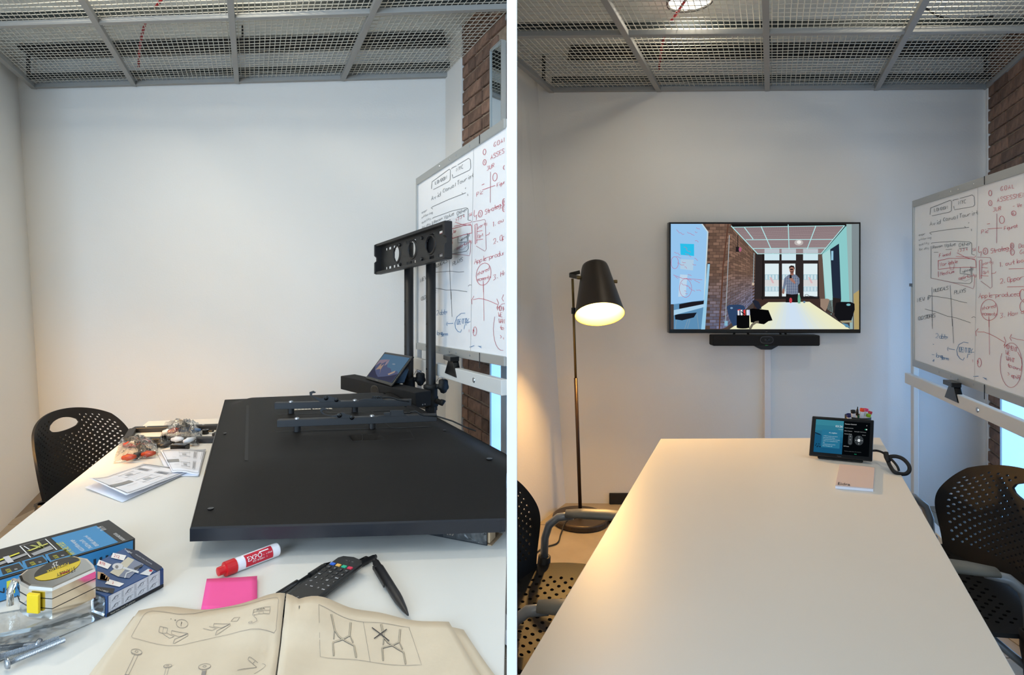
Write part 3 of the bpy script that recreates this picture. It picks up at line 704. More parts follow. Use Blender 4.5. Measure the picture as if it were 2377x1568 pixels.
T, A, P = whiteboard('whiteboard cut off by the white partition, behind the black stand poles', LB0, LB1, EYE + 225 / F * 3.45, EYE - 150 / F * 3.45, .052, 1.068, 1, '')
keep = [i for i, f in enumerate(A.mb.f) if all(A.mb.v[k].y > 3.45 - 1.062 for k in f)]
A.mb.f, A.mb.m = [A.mb.f[i] for i in keep], [A.mb.m[i] for i in keep]
A.build('writing', T)

# ------------------------------------------------------------------ wall television, its picture, soundbar, cable duct
TD = 3.765
def tv_right():
    x0, x1 = W(1553, 0, TD).x, W(1998, 0, TD).x; z1, z0 = W(0, 516, TD).z, W(0, 774, TD).z
    t = thing('wall_television', 'wall mounted television showing a video call of a meeting room', 'television', ((x0 + x1) / 2, 3.80, z0))
    MB().box((x0, TD, z0), (x1, TD + .045, z1)).build('housing', BLK, t, bevel=.003)
    MB().box((x0 + .25, TD + .045, z0 + .1), (x1 - .25, 3.835, z1 - .12)).build('wall_mount', BLACKM, t, bevel=.004)
    S = lambda u, v, h: Vector((x0 + .011 + (x1 - x0 - .022) * (u - 65) / 1920, TD - .0006 - h, z1 - .010 - (z1 - z0 - .034) * (v - 82) / 1080))
    A = Art(S, .00012, emit=1.0)
    R = random.Random(11)
    R_ = lambda p, c, l=1: A.poly(p, c, l)
    R_([(65, 82), (1985, 82), (1985, 1162), (65, 1162)], (70, 62, 60), 0)
    # brick wall of the pictured room
    R_([(400, 84), (680, 84), (950, 392), (925, 860), (640, 1160), (360, 1160)], (84, 66, 58), 1)
    nr_ = 34
    for j in range(nr_):
        f0, f1 = j / nr_, (j + .86) / nr_
        for i in range(9):
            g0, g1 = (i + (.5 if j % 2 else 0)) / 9.5, (i + (.5 if j % 2 else 0) + .92) / 9.5
            # perspective spacing, narrower to the right
            h = lambda g: 430 + 520 * (1 - (1 - g) ** 1.0 * 1.0) if g < 1 else 950
            def pt(g, f):
                x = 420 + 530 * (g ** .85); k = (x - 420) / 530
                yt, yb = 84 + (392 - 84) * max(0, (x - 680) / 270) , 1160 - (1160 - 850) * max(0, (x - 620) / 320)
                return x, yt + (yb - yt) * f
            pts = [pt(g0, f0), pt(g1, f0), pt(g1, f1), pt(g0, f1)]
            if pts[1][0] > 935 or pts[2][1] > 1158: continue
            b = R.uniform(.82, 1.15); cool = max(0, (f0 - .45)) * 1.6
            c = (118 * b * (1 - .12 * cool), (92 + 22 * cool) * b, (78 + 72 * cool) * b)
            R_(pts, tuple(max(0, min(255, int(v))) for v in c), 2)
    A.line([(650, 84), (600, 500), (560, 1160)], 14, (92, 62, 50), 3); A.line([(662, 200), (640, 700), (620, 1100)], 7, (160, 170, 176), 3); A.line([(915, 380), (905, 690)], 7, (150, 165, 170), 3)
    A.rect(745, 200, 752, 320, (30, 28, 30), 3); A.rect(728, 318, 760, 370, (34, 30, 32), 3); A.ell(772, 345, 14, 24, (170, 90, 120), 4); A.rect(893, 685, 915, 712, (200, 180, 160), 3); A.rect(612, 1075, 645, 1125, (130, 180, 205), 3)
    # pictured whiteboard on the left
    R_([(65, 84), (375, 84), (445, 165), (402, 862), (95, 905), (65, 905)], (150, 196, 236), 3); R_([(375, 84), (390, 84), (448, 165), (412, 862), (400, 862), (436, 168)], (196, 216, 224), 4)
    R_([(160, 285), (302, 290), (302, 412), (165, 400)], (44, 190, 232), 4); R_([(165, 445), (300, 450), (290, 560), (160, 545)], (176, 204, 226), 4); R_([(160, 600), (235, 605), (215, 820), (140, 830)], (186, 212, 234), 4)
    for i in range(26):
        x, y = R.uniform(75, 330), R.uniform(100, 800)
        A.line([(x + 12 * k, y + R.uniform(-8, 8) + 5 * k) for k in range(R.randint(3, 7))], 3.5, (190, 96, 128), 5)
    A.ring(105, 480, 38, 62, 4, (190, 96, 128), 5); A.ring(215, 740, 62, 95, 4, (180, 110, 140), 5); A.line([(90, 605), (180, 640), (385, 655)], 4, (190, 96, 128), 5)
    # floor, tray, post, chair under the board
    R_([(95, 905), (400, 862), (400, 1160), (95, 1160)], (92, 140, 178), 3); R_([(150, 905), (280, 880), (400, 870), (400, 940), (150, 960)], (28, 26, 32), 4); R_([(105, 1010), (330, 990), (300, 1040), (180, 1070), (110, 1060)], (22, 26, 36), 4)
    for a_ in ((120, 1065, 110, 1160), (240, 1060, 205, 1160), (330, 1000, 350, 1160), (260, 1060, 235, 1150)): A.line([a_[:2], a_[2:]], 7, (120, 150, 172), 5)
    R_([(95, 965), (415, 900), (415, 932), (95, 1018)], (168, 206, 232), 6); R_([(440, 490), (464, 490), (414, 1162), (374, 1162)], (150, 200, 228), 6); A.rect(440, 484, 466, 494, (30, 34, 40), 7)
    # pictured ceiling
    R_([(680, 84), (1860, 84), (1855, 110), (690, 120)], (26, 22, 22), 3); R_([(690, 116), (1838, 100), (1596, 392), (952, 392)], (128, 108, 112), 4)
    for k in range(1, 34):
        f = (k / 34) ** .8
        A.line([(690 + 262 * f, 116 + 276 * f), (1838 - 242 * f, 100 + 292 * f)], 1.8, (178, 166, 166), 5)
    for k in range(1, 60):
        f = k / 60
        A.line([(690 + 1148 * f, 116 - 16 * f), (952 + 644 * f, 392)], 1.6, (164, 146, 148), 5)
    for l in (((680, 104), (952, 392)), ((985, 108), (1110, 392)), ((1262, 90), (1273, 392)), ((1545, 102), (1436, 392)), ((1838, 100), (1596, 392)), ((815, 120), (905, 240))): A.line(l, 9, (176, 226, 228), 6)
    for l in (((690, 118), (1838, 102)), ((828, 246), (1716, 242)), ((905, 335), (1652, 330)), ((950, 390), (1600, 390))): A.line(l, 7, (176, 226, 228), 6)
    A.ell(1370, 275, 46, 30, (186, 178, 176), 7); A.ell(1372, 270, 22, 18, (236, 234, 230), 8)
    # window wall
    R_([(930, 392), (1610, 392), (1622, 880), (915, 880)], (46, 40, 40), 3); R_([(1570, 392), (1610, 392), (1640, 880), (1580, 880)], (96, 78, 70), 4)
    for x0_, x1_ in ((1020, 1172), (1195, 1341), (1414, 1566)):
        A.rect(x0_, 392, x1_, 456, (206, 230, 238), 5); A.rect(x0_, 340, x1_, 384, (186, 196, 204), 7)
        A.rect(x0_ + 4, 490, x1_ - 6, 825, (222, 236, 240), 5); A.rect(x0_ + 4, 600, x1_ - 6, 655, (168, 200, 212), 6); A.rect(x0_ + 4, 655, x1_ - 6, 720, (214, 214, 214), 6); A.rect(x0_ + 4, 724, x1_ - 6, 775, (176, 204, 214), 6)
        for k in range(4):
            A.rect(x0_ + 12 + 34 * k, 606, x0_ + 30 + 34 * k, 650, (210, 226, 232), 7); A.rect(x0_ + 12 + 34 * k, 730, x0_ + 30 + 34 * k, 770, (206, 222, 230), 7)
        A.poly([(x0_ + 50, 630), (x0_ + 70, 630), (x0_ + 100, 690), (x0_ + 80, 690)], (216, 180, 184), 8)
    R_([(1000, 392), (1012, 392), (1008, 860), (994, 860)], (28, 24, 24), 6); A.rect(985, 826, 1582, 850, (34, 30, 30), 6)
    R_([(920, 850), (1620, 850), (1640, 1000), (900, 1000)], (62, 46, 42), 4)
    # pictured right side
    R_([(1596, 392), (1860, 92), (1900, 92), (1900, 900), (1700, 1010), (1620, 860)], (138, 200, 200), 3); R_([(1604, 400), (1690, 340), (1720, 1000), (1660, 960)], (170, 214, 214), 4); R_([(1840, 100), (1862, 92), (1600, 400), (1596, 392)], (20, 22, 24), 5)
    R_([(1690, 345), (1780, 285), (1802, 850), (1716, 835)], (34, 44, 62), 5); A.rect(1700, 360, 1722, 455, (150, 200, 224), 6); R_([(1715, 835), (1802, 850), (1790, 960), (1722, 1000)], (40, 34, 34), 5); R_([(1590, 880), (1720, 860), (1722, 1010), (1650, 980)], (66, 52, 46), 4)
    R_([(1855, 86), (1910, 86), (1922, 1160), (1890, 1160), (1886, 880)], (150, 176, 176), 5); R_([(1910, 86), (1985, 84), (1985, 1162), (1930, 1162)], (128, 140, 144), 5); R_([(1928, 800), (1985, 760), (1985, 1162), (1935, 1162)], (176, 156, 104), 6)
    # table and chairs
    R_([(1060, 885), (1478, 880), (1892, 1160), (665, 1160)], (236, 236, 200), 7); 
    for k in range(24):
        f = (k + .5) / 24; g = math.exp(-((f - .55) / .22) ** 2); c_ = tuple(int(a * (1 - g) + b * g) for a, b in zip((236, 234, 194), (206, 224, 242)))
        x0_, x1_, x2_, x3_ = 1060 + 418 * k / 24, 1060 + 418 * (k + 1) / 24, 665 + 1227 * (k + 1) / 24, 665 + 1227 * k / 24
        R_([(x0_, 884), (x1_ + 1, 884), (x2_ + 2, 1160), (x3_, 1160)], c_, 8)
    R_([(895, 868), (925, 862), (960, 878), (985, 930), (990, 950), (950, 960), (920, 920)], (34, 38, 52), 9); R_([(634, 930), (660, 912), (760, 908), (810, 920), (825, 950), (740, 1120), (700, 1130), (660, 1050)], (44, 66, 100), 9); A.ell(684, 944, 14, 10, (120, 150, 180), 10)
    R_([(1590, 850), (1660, 848), (1685, 856), (1660, 940), (1640, 980), (1590, 930)], (150, 128, 112), 9); R_([(1742, 930), (1752, 890), (1800, 880), (1900, 882), (1938, 900), (1940, 960), (1905, 1075), (1780, 1080), (1732, 1020)], (20, 20, 24), 9); A.ell(1876, 910, 22, 12, (120, 180, 190), 10)
    R_([(1790, 1075), (1905, 1070), (1915, 1090), (1810, 1095)], (160, 150, 120), 10); R_([(1810, 1095), (1870, 1110), (1890, 1145), (1850, 1140)], (90, 140, 170), 10)
    # cup of markers, tablet, arm
    A.rect(736, 1015, 866, 1145, (10, 10, 12), 11); A.ell(801, 1142, 65, 12, (10, 10, 12), 11)
    for x, c in ((745, (220, 220, 226)), (775, (236, 236, 236)), (805, (226, 60, 60)), (835, (220, 224, 236)), (852, (190, 200, 230))): R_([(x, 965), (x + 18, 960), (x + 20, 1018), (x + 2, 1018)], c, 12)
    A.line([(745, 966), (775, 960)], 8, (230, 70, 60), 13); A.line([(780, 980), (820, 1010)], 10, (20, 20, 22), 13)
    R_([(868, 955), (900, 948), (1060, 965), (1102, 1070), (1060, 1078), (1015, 1110), (880, 1090)], (6, 6, 8), 12); A.line([(870, 1160), (895, 1115), (930, 1090), (962, 1085)], 24, (110, 104, 90), 13)
    A.ell(1287, 866, 15, 28, (200, 70, 80), 12); R_([(1362, 800), (1376, 800), (1388, 850), (1386, 896), (1360, 896), (1358, 850)], (110, 176, 150), 12); A.rect(1363, 790, 1377, 808, (200, 220, 216), 13); A.rect(1415, 872, 1435, 892, (96, 130, 160), 12)
    A.ring(1450, 815, 18, 10, 4, (30, 28, 28), 12); A.line([(1470, 820), (1520, 826), (1560, 834)], 6, (60, 70, 80), 12)
    # standing man holding a phone
    R_([(1240, 795), (1368, 795), (1372, 886), (1236, 886)], (28, 24, 26), 10)
    R_([(1258, 608), (1300, 594), (1345, 606), (1376, 640), (1378, 690), (1362, 712), (1362, 800), (1300, 806), (1238, 798), (1242, 700), (1226, 752), (1204, 748), (1222, 640)], (112, 124, 146), 11)
    for k in range(6): A.line([(1245 + 20 * k, 625), (1246 + 20 * k, 795)], 4, (150, 156, 170), 12); A.line([(1240, 640 + 28 * k), (1365, 640 + 28 * k)], 4, (78, 92, 120), 12)
    R_([(1204, 745), (1226, 750), (1222, 795), (1206, 802), (1198, 785)], (150, 112, 100), 12); R_([(1268, 640), (1300, 630), (1336, 680), (1330, 700), (1290, 668)], (160, 116, 104), 13); A.rect(1276, 606, 1296, 640, (24, 22, 24), 14)
    R_([(1283, 580), (1316, 580), (1318, 604), (1300, 614), (1282, 604)], (150, 104, 92), 12); A.ell(1298, 550, 25, 38, (178, 128, 112), 13); R_([(1272, 545), (1270, 522), (1290, 508), (1318, 512), (1328, 534), (1324, 556), (1316, 530), (1290, 526)], (44, 32, 30), 14); A.rect(1280, 542, 1312, 556, (28, 22, 22), 15); R_([(1276, 565), (1320, 560), (1316, 584), (1300, 592), (1284, 584)], (112, 76, 68), 14)
    A.build('screen_picture', t)
    A2 = Art(lambda u, v, h: W(u, v, TD) + Vector((0, -.0008, 0)), .0003); A2.text('LG', 1779, 771.5, 3.2, (120, 118, 124), dy=(0, -1), align='CENTER'); A2.build('logo', t)
    return x0, x1, z0, z1
tx0, tx1, tz0, tz1 = tv_right()
SD = 3.71
sb = thing('wall_soundbar', 'black video soundbar mounted right under the wall television', 'soundbar', (W(1779, 790, 3.76)).to_tuple())
a_, b_ = W(1655, 803, SD), W(1904, 779, SD)
MB().box((a_.x, SD, a_.z), (b_.x, SD + .075, b_.z)).build('body', FABR, sb, bevel=.006)
MB().box((a_.x + .004, SD + .004, a_.z - .002), (b_.x - .004, SD + .07, a_.z + .004)).build('base', BLK, sb, bevel=.002)
c = W(1779.5, 789.5, SD)
def pill(c, w, h, t, n=10):
    P = [];
    for s, a0 in ((1, -math.pi / 2), (-1, math.pi / 2)):
        for k in range(n + 1):
            a = a0 + math.pi * k / n; P.append(Vector((c.x + s * (w - h) / 2 + math.cos(a) * h / 2, c.y, c.z + math.sin(a) * h / 2)))
    return P
cm = MB().prism(pill(c + Vector((0, -.004, 0)), .083, .044, 0), (0, .006, 0)).build('camera_bezel', M('grey_bezel', (70, 70, 74), .4), sb)
MB().prism(pill(c + Vector((0, -.006, 0)), .074, .036, 0), (0, .006, 0)).build('camera_window', BLK, cm)
for dx, r in ((-.011, .007), (.011, .007), (0, .0035)): MB().lathe([(r, -.0082), (r, 0)], c + Vector((dx, 0, -.006 if r < .005 else .0)), (0, 1, 0), 14).build('lens', M('lens', (38, 40, 48), .15), cm)
A = Art(lambda u, v, h: W(u, v, SD) + Vector((0, -.001, 0)), .0003); A.text('Jabra', 1779.5, 803, 3.2, (70, 200, 110), dy=(0, -1), align='CENTER'); A.build('logo', sb)
for px in (1702, 1738, 1813, 1825): MB().beam(W(px, 781, 3.75), W(px + (4 if px in (1702,) else -3), 770, 3.79), .012, .006).build('bracket', BLACKM, sb)
MB().prism([W(x, y, 3.76) for x, y in ((1750, 803), (1808, 803), (1792, 812), (1768, 812))], (0, .03, 0)).build('mount_foot', BLACKM, sb, bevel=.002)
x0, x1 = W(1772, 0, 3.82).x, W(1787, 0, 3.82).x
MB().box((x0, 3.8, 0), (x1, 3.838, W(0, 812, 3.8).z)).build('cable_duct', M('white_duct', (222, 222, 224), .5), bevel=.003, label='white cable duct running down the wall under the television', cat='cable duct')

# ------------------------------------------------------------------ floor lamps
def floor_lamp(label, off, e, rz=0):
    off = Vector(off); B = Vector((.404, 3.56, 0)) + off
    t = thing('floor_lamp', label, 'lamp', B.to_tuple(), group='bronze floor lamps')
    MB().lathe([(.02, 0), (.160, 0), (.165, .008), (.165, .030), (.158, .038), (.03, .040)], B, n=40).build('base', BRONZE, t, smooth=False, bevel=.003)
    PT = W(1329, 655, 3.56) + off; mid = B.lerp(PT, .60)
    MB().tube([B + Vector((0, 0, .03)), B + Vector((0, 0, .045)), B + Vector((0, 0, .05))], [.03, .026, .014], 16).build('collar', BRONZE, t)
    MB().tube([B + Vector((0, 0, .04)), mid], .0105, 14).build('pole', M('dark_pole', (50, 36, 28), .4, .4), t, smooth=True)
    MB().tube([mid, PT + Vector((0, 0, .02))], .0075, 14).build('inner_pole', BRASS, t, smooth=True)
    k = B.lerp(PT, .88); MB().lathe([(.013, -.018), (.013, .018)], k, n=14).build('clamp', BLK, t)
    tc, bc = W(1381, 622, 3.50) + off, W(1392, 731, 3.34) + off; ax = (bc - tc).normalized(); L = (bc - tc).length; rt, rb = .079, .138
    sh = MB().lathe([(.004, -.024), (rt * .7, -.022), (rt * .93, -.010), (rt, .008), (rb, L)], tc, ax, 48, caps=False).build('shade', BRONZE, t, smooth=True)
    MB().lathe([(rt * .6, .0), (rt - .006, .012), (rb - .003, L - .001), (rb, L)], tc, ax, 48, caps=False).build('shade_lining', M('cream_lining', (246, 224, 120), .6), sh, smooth=True)
    MB().lathe([(.018, .0), (.02, .06), (.018, .075)], tc, ax, 16).build('bulb_holder', BLK, sh)
    MB().lathe([(.012, .07), (.022, .10), (.031, .13), (.031, .15), (.022, .172), (.003, .18)], tc, ax, 18).build('bulb', M('bulb', (255, 214, 140), .4, emit=60), sh, smooth=True)
    y0 = W(1322, 640, 3.56) + off; pl, pr = W(1345, 645, 3.44) + off, W(1427, 654, 3.44) + off
    yk = MB().beam(y0, pl, .004, .022).beam(y0 + Vector((.005, .03, .006)), W(1346, 632, 3.62) + off, .004, .022).beam(y0, y0 + Vector((.005, .03, .006)), .004, .022)
    yk.build('yoke', M('yoke_steel', (70, 66, 58), .4, .6), t)
    for p, s in ((pl, -1), (pr, 1)): MB().lathe([(.008, -.012), (.010, .0), (.010, .014)], p, (s, 0, 0), 12).build('pivot_knob', BRASS, t)
    l = bpy.data.lights.new('lamp_bulb_light', 'POINT'); l.energy = e; l.color = (1, .57, .19); l.shadow_soft_size = .03
    if rz: t.rotation_euler = (0, 0, rz)
    lo = bpy.data.objects.new('lamp_bulb_light', l); COL.objects.link(lo); lo.parent = t; lo.location = tc + ax * .2 - B
    return B
LB = floor_lamp('lit bronze floor lamp in the corner left of the wall television', (0, 0, 0), 62)
floor_lamp('bronze floor lamp standing past the left edge, glowing on the cluttered room wall', (-2.204, -1.71, 0), 55, math.radians(213))
cable('lamp_cord', [LB + Vector((.0, -.06, .05)), LB + Vector((-.09, -.10, .046)), LB + Vector((-.13, -.19, .012)), LB + Vector((-.16, -.30, .006)), LB + Vector((-.24, -.36, .006)), LB + Vector((-.30, -.46, .006))], .004, RUB, 'black power cord trailing from the floor lamp base')
MB().lathe([(.0, 0), (.028, .004), (.034, .02), (.028, .036), (0, .04)], LB + Vector((.195, -.02, 0)), n=16, caps=False).build('foot_switch', RUB, smooth=True, label='round black foot switch on the floor by the lamp base', cat='foot switch')
# ------------------------------------------------------------------ television lying face down on the cluttered table
PX = -.018
def tv_left():
    NL, FL = Vector((-.804, 1.51, .81)), Vector((-1.333, 2.8, .872)); NRd, FR = 1.565, Vector((-.605, 2.99, .872))
    def edge(b):
        l = NL.lerp(FL, b); d = NRd + (FR.y - NRd) * b
        xt = FR.x + (2.99 - d) * .6336
        return l, Vector((min(xt, PX), d, .81 + .062 * b)), xt
    pits = [((.49, .60, .400, .445), .030), ((.18, .72, .905, .962), .022)]
    def hgt(a, b, at):
        return .040 * smooth(min(at, 1 - at) / .16) * smooth(min(b / .30, (1 - b) / .12))
    def P(a, b, h=0):
        l, r, xt = edge(b); p = l.lerp(r, a); at = (p.x - l.x) / (xt - l.x)
        z = p.z + hgt(a, b, at) + h
        for (a0, a1, b0, b1), dp in pits:
            if a0 < at < a1 and b0 < b < b1: z -= dp * min(1, min((at - a0) / .012, (a1 - at) / .03, (b - b0) / .008, (b1 - b) / .008))
        return Vector((p.x, p.y, z))
    t = thing('dismounted_television', 'black television lying face down on the cluttered table, mount rails on back', 'television', (-.7, 2.2, .78))
    us = [i / 96 for i in range(97)]; vs_ = [j / 110 for j in range(111)]
    MB().grid(P, us, vs_).build('back_cover', TVB, t, smooth=True)
    ring = [P(a, 0) for a in us] + [P(1, b) for b in vs_[1:]] + [P(a, 1) for a in us[-2::-1]] + [P(0, b) for b in vs_[-2:0:-1]]
    m = len(ring); mb = MB(); c = sum(ring, Vector()) / m
    o = [p + (p - c).normalized() * .004 * (0 if p.x > -.03 else 1) for p in ring]
    lv = [(ring, .001), (o, -.003), (o, -.034)]
    mb.add([Vector((p.x, p.y, p.z + h)) for q, h in lv for p in q], [(k * m + i, k * m + (i + 1) % m, (k + 1) * m + (i + 1) % m, (k + 1) * m + i) for k in range(2) for i in range(m)] + [tuple(range(2 * m, 3 * m))[::-1]])
    mb.build('front_bezel', TVE, t)
    def S(px, py, h=0):
        """point on the back cover seen at a pixel (a few fixed-point steps on the height)"""
        z = .86
        for _ in range(12):
            q = Zp(px, py, z); lo, hi = 0, 1
            b = (q.y - 1.51) / 1.4
            for _ in range(6):
                l, r, xt = edge(b); a = (q.x - l.x) / (r.x - l.x); pt = l.lerp(r, a); b += (q.y - pt.y) / 1.4
            z = .5 * z + .5 * P(max(0, min(1, a)), max(0, min(1, b))).z
        q.z = z + h
        return q
    # vent slot, screw holes, seams, label
    g = MB(); n = 14
    for k in range(n):
        p0, p1 = S(575 - 3 * k / n, 942 + 128 * k / n, .0012), S(575 - 3 * (k + 1) / n, 942 + 128 * (k + 1) / n, .0012)
        g.add([p0 + Vector((-.007, 0, 0)), p0 + Vector((.007, 0, 0)), p1 + Vector((.005, 0, 0)), p1 + Vector((-.005, 0, 0))], [(0, 1, 2, 3)])
    g.build('vent_slot', RUB, t)
    for px, py, r in ((489, 1183, .008), (1136, 1067, .010), (522, 1008, .006), (1032, 1001, .007), (941, 945, .006), (892, 915, .006)):
        h = MB().lathe([(r * .5, .0), (r, .0005), (r, .003), (r * .6, .003)], S(px, py), n=12, caps=True).build('screw_hole', BLK, t)
    A = Art(lambda u, v, h: S(u, v, h + .0012), .0002)
    for pts in ([(862, 956), (872, 955), (962, 952), (996, 990), (920, 996), (905, 992), (862, 956)], [(944, 1003), (952, 1002), (962, 1020), (930, 1022)], [(640, 1004), (700, 1001), (1000, 992)], [(644, 963), (850, 958)]):
        A.line(pts, .9, (22, 22, 22), sub=4)
    A.poly([(678, 945), (718, 944), (722, 952), (680, 954)], (190, 184, 172)); A.poly([(722, 944), (764, 943), (772, 951), (726, 952)], (186, 180, 168))
    for k in range(5): A.line([(682 + 8 * k, 946), (683 + 8 * k, 953)], 1.2, (90, 88, 84), 2); A.line([(728 + 8 * k, 945), (731 + 8 * k, 951)], 1.6, (70, 68, 66), 2)
    A.hand('0~', 838, 1015, 6, .8, (14, 14, 14))
    A.build('print', t)
    # two mount rails on standoffs with hooks, springs and pull straps
    def rail(p0, p1, posts, zr, hook, spring, strap, d):
        R0 = Zp(*p0, zr); R1 = Zp(*p1, zr); R = MB(); dd = (R1 - R0).normalized()
        up = Vector((0, 0, 1)); bk = Vector((-dd.y, dd.x, 0))
        r = MB().beam(R0, R1, .003, .024).obox((R0 + R1) / 2 + bk * .012 + up * .012, (R1 - R0) / 2, bk * .012, up * .0015).build('mount_rail', BLACKM, t, bevel=.001)
        for px, py in posts:
            b = S(px, py); q = R0 + dd * ((b - R0).dot(dd)); b = Vector((q.x, q.y, b.z)) + bk * .012
            MB().tube([b, Vector((b.x, b.y, q.z + .01))], .0125, 14).build('standoff', BLACKM, r, smooth=False)
            MB().lathe([(.009, 0), (.008, .004), (.004, .006)], Vector((b.x, b.y, q.z + .013)), n=12).build('bolt', STEEL, r)
        pl = R0 + bk * .0; nrm = -bk
        Q = lambda px, py: onplane(px, py, R0, nrm)
        for nm, pts in (('hook', hook), ('catch', spring)):
            MB().prism([Q(*p) for p in pts], bk * .004).build(nm, BLACKM, r, bevel=.0008)
        return Q, r, bk
    Q, r, bk = rail((643, 985), (1014, 971), ((686, 1007), (862, 1001)), .912,
        [(743, 950), (750, 947), (759, 950), (758, 953), (751, 952), (748, 956), (753, 961), (770, 966), (785, 963), (793, 957), (803, 962), (818, 966), (822, 972), (818, 978), (811, 977), (790, 972), (765, 967), (748, 962), (742, 955)],
        [(863, 977), (868, 970), (884, 965), (905, 964), (905, 955), (908, 953), (936, 953), (938, 962), (960, 970), (1012, 966), (1012, 973), (863, 979)], None, 0)
    for p in ((788, 965), (817, 970)): MB().lathe([(.009, 0), (.008, .004), (.003, .006)], Q(*p), -bk, 12).build('rivet', BLK, r)
    MB().beam(Q(891, 961), Q(906, 960), .01, .008).build('latch', BLACKM, r)
    k = [Q(938 + i * 1.0, 959 + 2.2 * math.sin(i * 2.1)) - bk * .004 for i in range(16)]; MB().tube(k, .0018, 6).build('spring', BLK, r, smooth=True)
    cb = [Q(953, 957), Q(965, 955), Q(974, 961), Q(984, 965), Q(1014, 967), Q(1050, 978), Q(1080, 992), Q(1104, 1001)]
    MB().tube(cb[:5], .0035, 8).build('pull_cord', RUB, r, smooth=True)
    MB().tube(cb[4:], .007, 8, flat=.4).build('strap', RUB, r, smooth=True)
    Q, r, bk = rail((637, 944), (955, 936), ((672, 964), (823, 958)), .924,
        [(718, 911), (727, 908), (733, 911), (732, 913), (725, 914), (724, 918), (732, 922), (748, 926), (753, 920), (760, 919), (772, 922), (784, 926), (792, 933), (785, 935), (745, 935), (730, 925), (719, 918)],
        [(826, 936), (834, 929), (848, 926), (862, 926), (864, 920), (886, 920), (888, 928), (905, 931), (952, 934), (952, 938), (826, 940)], None, 0)
    for p in ((757, 925), (781, 929)): MB().lathe([(.009, 0), (.008, .004), (.003, .006)], Q(*p), -bk, 12).build('rivet', BLK, r)
    k = [Q(862 + i * 1.6, 923 + 2.6 * math.sin(i * 2.3)) - bk * .004 for i in range(16)]; MB().tube(k, .0018, 6).build('spring', BLK, r, smooth=True)
    cb = [Q(887, 924), Q(903, 922), Q(912, 924), Q(925, 929), Q(950, 933)]
    MB().tube(cb, .0035, 8).build('pull_cord', RUB, r, smooth=True)
    return S
S_TV = tv_left()

# opened cardboard box under the near right corner of the television
c0 = Vector((-.066, 1.585, TT)); d1 = Vector((-.92, .39, 0)); d2 = Vector((.36, .93, 0)).normalized()
BXM = M('dark_box_print', (30, 33, 38), .45); CARD = M('cardboard', (168, 140, 108), .9, bump=.3, scale=120, var=.08, vscale=30)
t = thing('hardware_box', 'dark printed cardboard box with open end propping up the television corner', 'box', c0.to_tuple())
pt = lambda s, w, h: c0 + d1 * s + d2 * w + Vector((0, 0, h))
bh = .0425
MB().hexa([pt(0, 0, .0005), pt(.55, 0, .0005), pt(.55, .004, .0005), pt(0, .004, .0005)], [pt(0, 0, bh), pt(.55, 0, bh), pt(.55, .004, bh), pt(0, .004, bh)]).build('side', BXM, t)
MB().hexa([pt(0, .08, .0005), pt(.55, .08, .0005), pt(.55, .084, .0005), pt(0, .084, .0005)], [pt(0, .08, bh), pt(.55, .08, bh), pt(.55, .084, bh), pt(0, .084, bh)]).build('side', CARD, t)
MB().hexa([pt(-.012, .004, .0005), pt(.55, .004, .0005), pt(.55, .08, .0005), pt(-.012, .08, .0005)], [pt(-.012, .004, .003), pt(.55, .004, .003), pt(.55, .08, .003), pt(-.012, .08, .003)]).build('floor_flap', CARD, t)
MB().hexa([pt(0.0, .0, bh), pt(.55, .0, bh), pt(.55, .084, bh), pt(0.0, .084, bh)], [pt(0.0, .0, bh + .003), pt(.55, .0, bh + .003), pt(.55, .084, bh + .003), pt(0.0, .084, bh + .003)]).build('lid', BXM, t)
MB().obox(pt(.03, .028, .022), d1 * .035, d2 * .020, (0, 0, .018)).build('packing_block', M('beige_block', (196, 168, 134), .9, bump=.2, scale=150), t, bevel=.002)
qm = quadmap(pt(.55, 0, 0), pt(0, 0, 0), pt(0, 0, bh), pt(.55, 0, bh))
A = Art(qm, .0004)
hx = [(.80 + .025 * math.cos(math.radians(60 * k)), .52 + .33 * math.sin(math.radians(60 * k))) for k in range(6)]
A.line(hx, .006, (170, 150, 128), closed=True); A.ell(.80, .55, .012, .16, (160, 140, 120)); A.rect(.795, .25, .806, .40, (160, 140, 120)); A.ell(.795, .58, .003, .05, (30, 32, 36), 2); A.ell(.806, .58, .003, .05, (30, 32, 36), 2)
A.build('print', t)
tape = Art(quadmap(pt(.13, 0, 0), pt(0, 0, 0), pt(0, 0, bh), pt(.13, 0, bh)), .001)
MB().grid(lambda u, v: pt(.13 * (1 - u), -.0015 - .002 * random.random(), .004 + (bh - .006) * v), [i / 8 for i in range(9)], [i / 4 for i in range(5)]).build('packing_tape', film('packing_tape_film', alpha=.12), t)

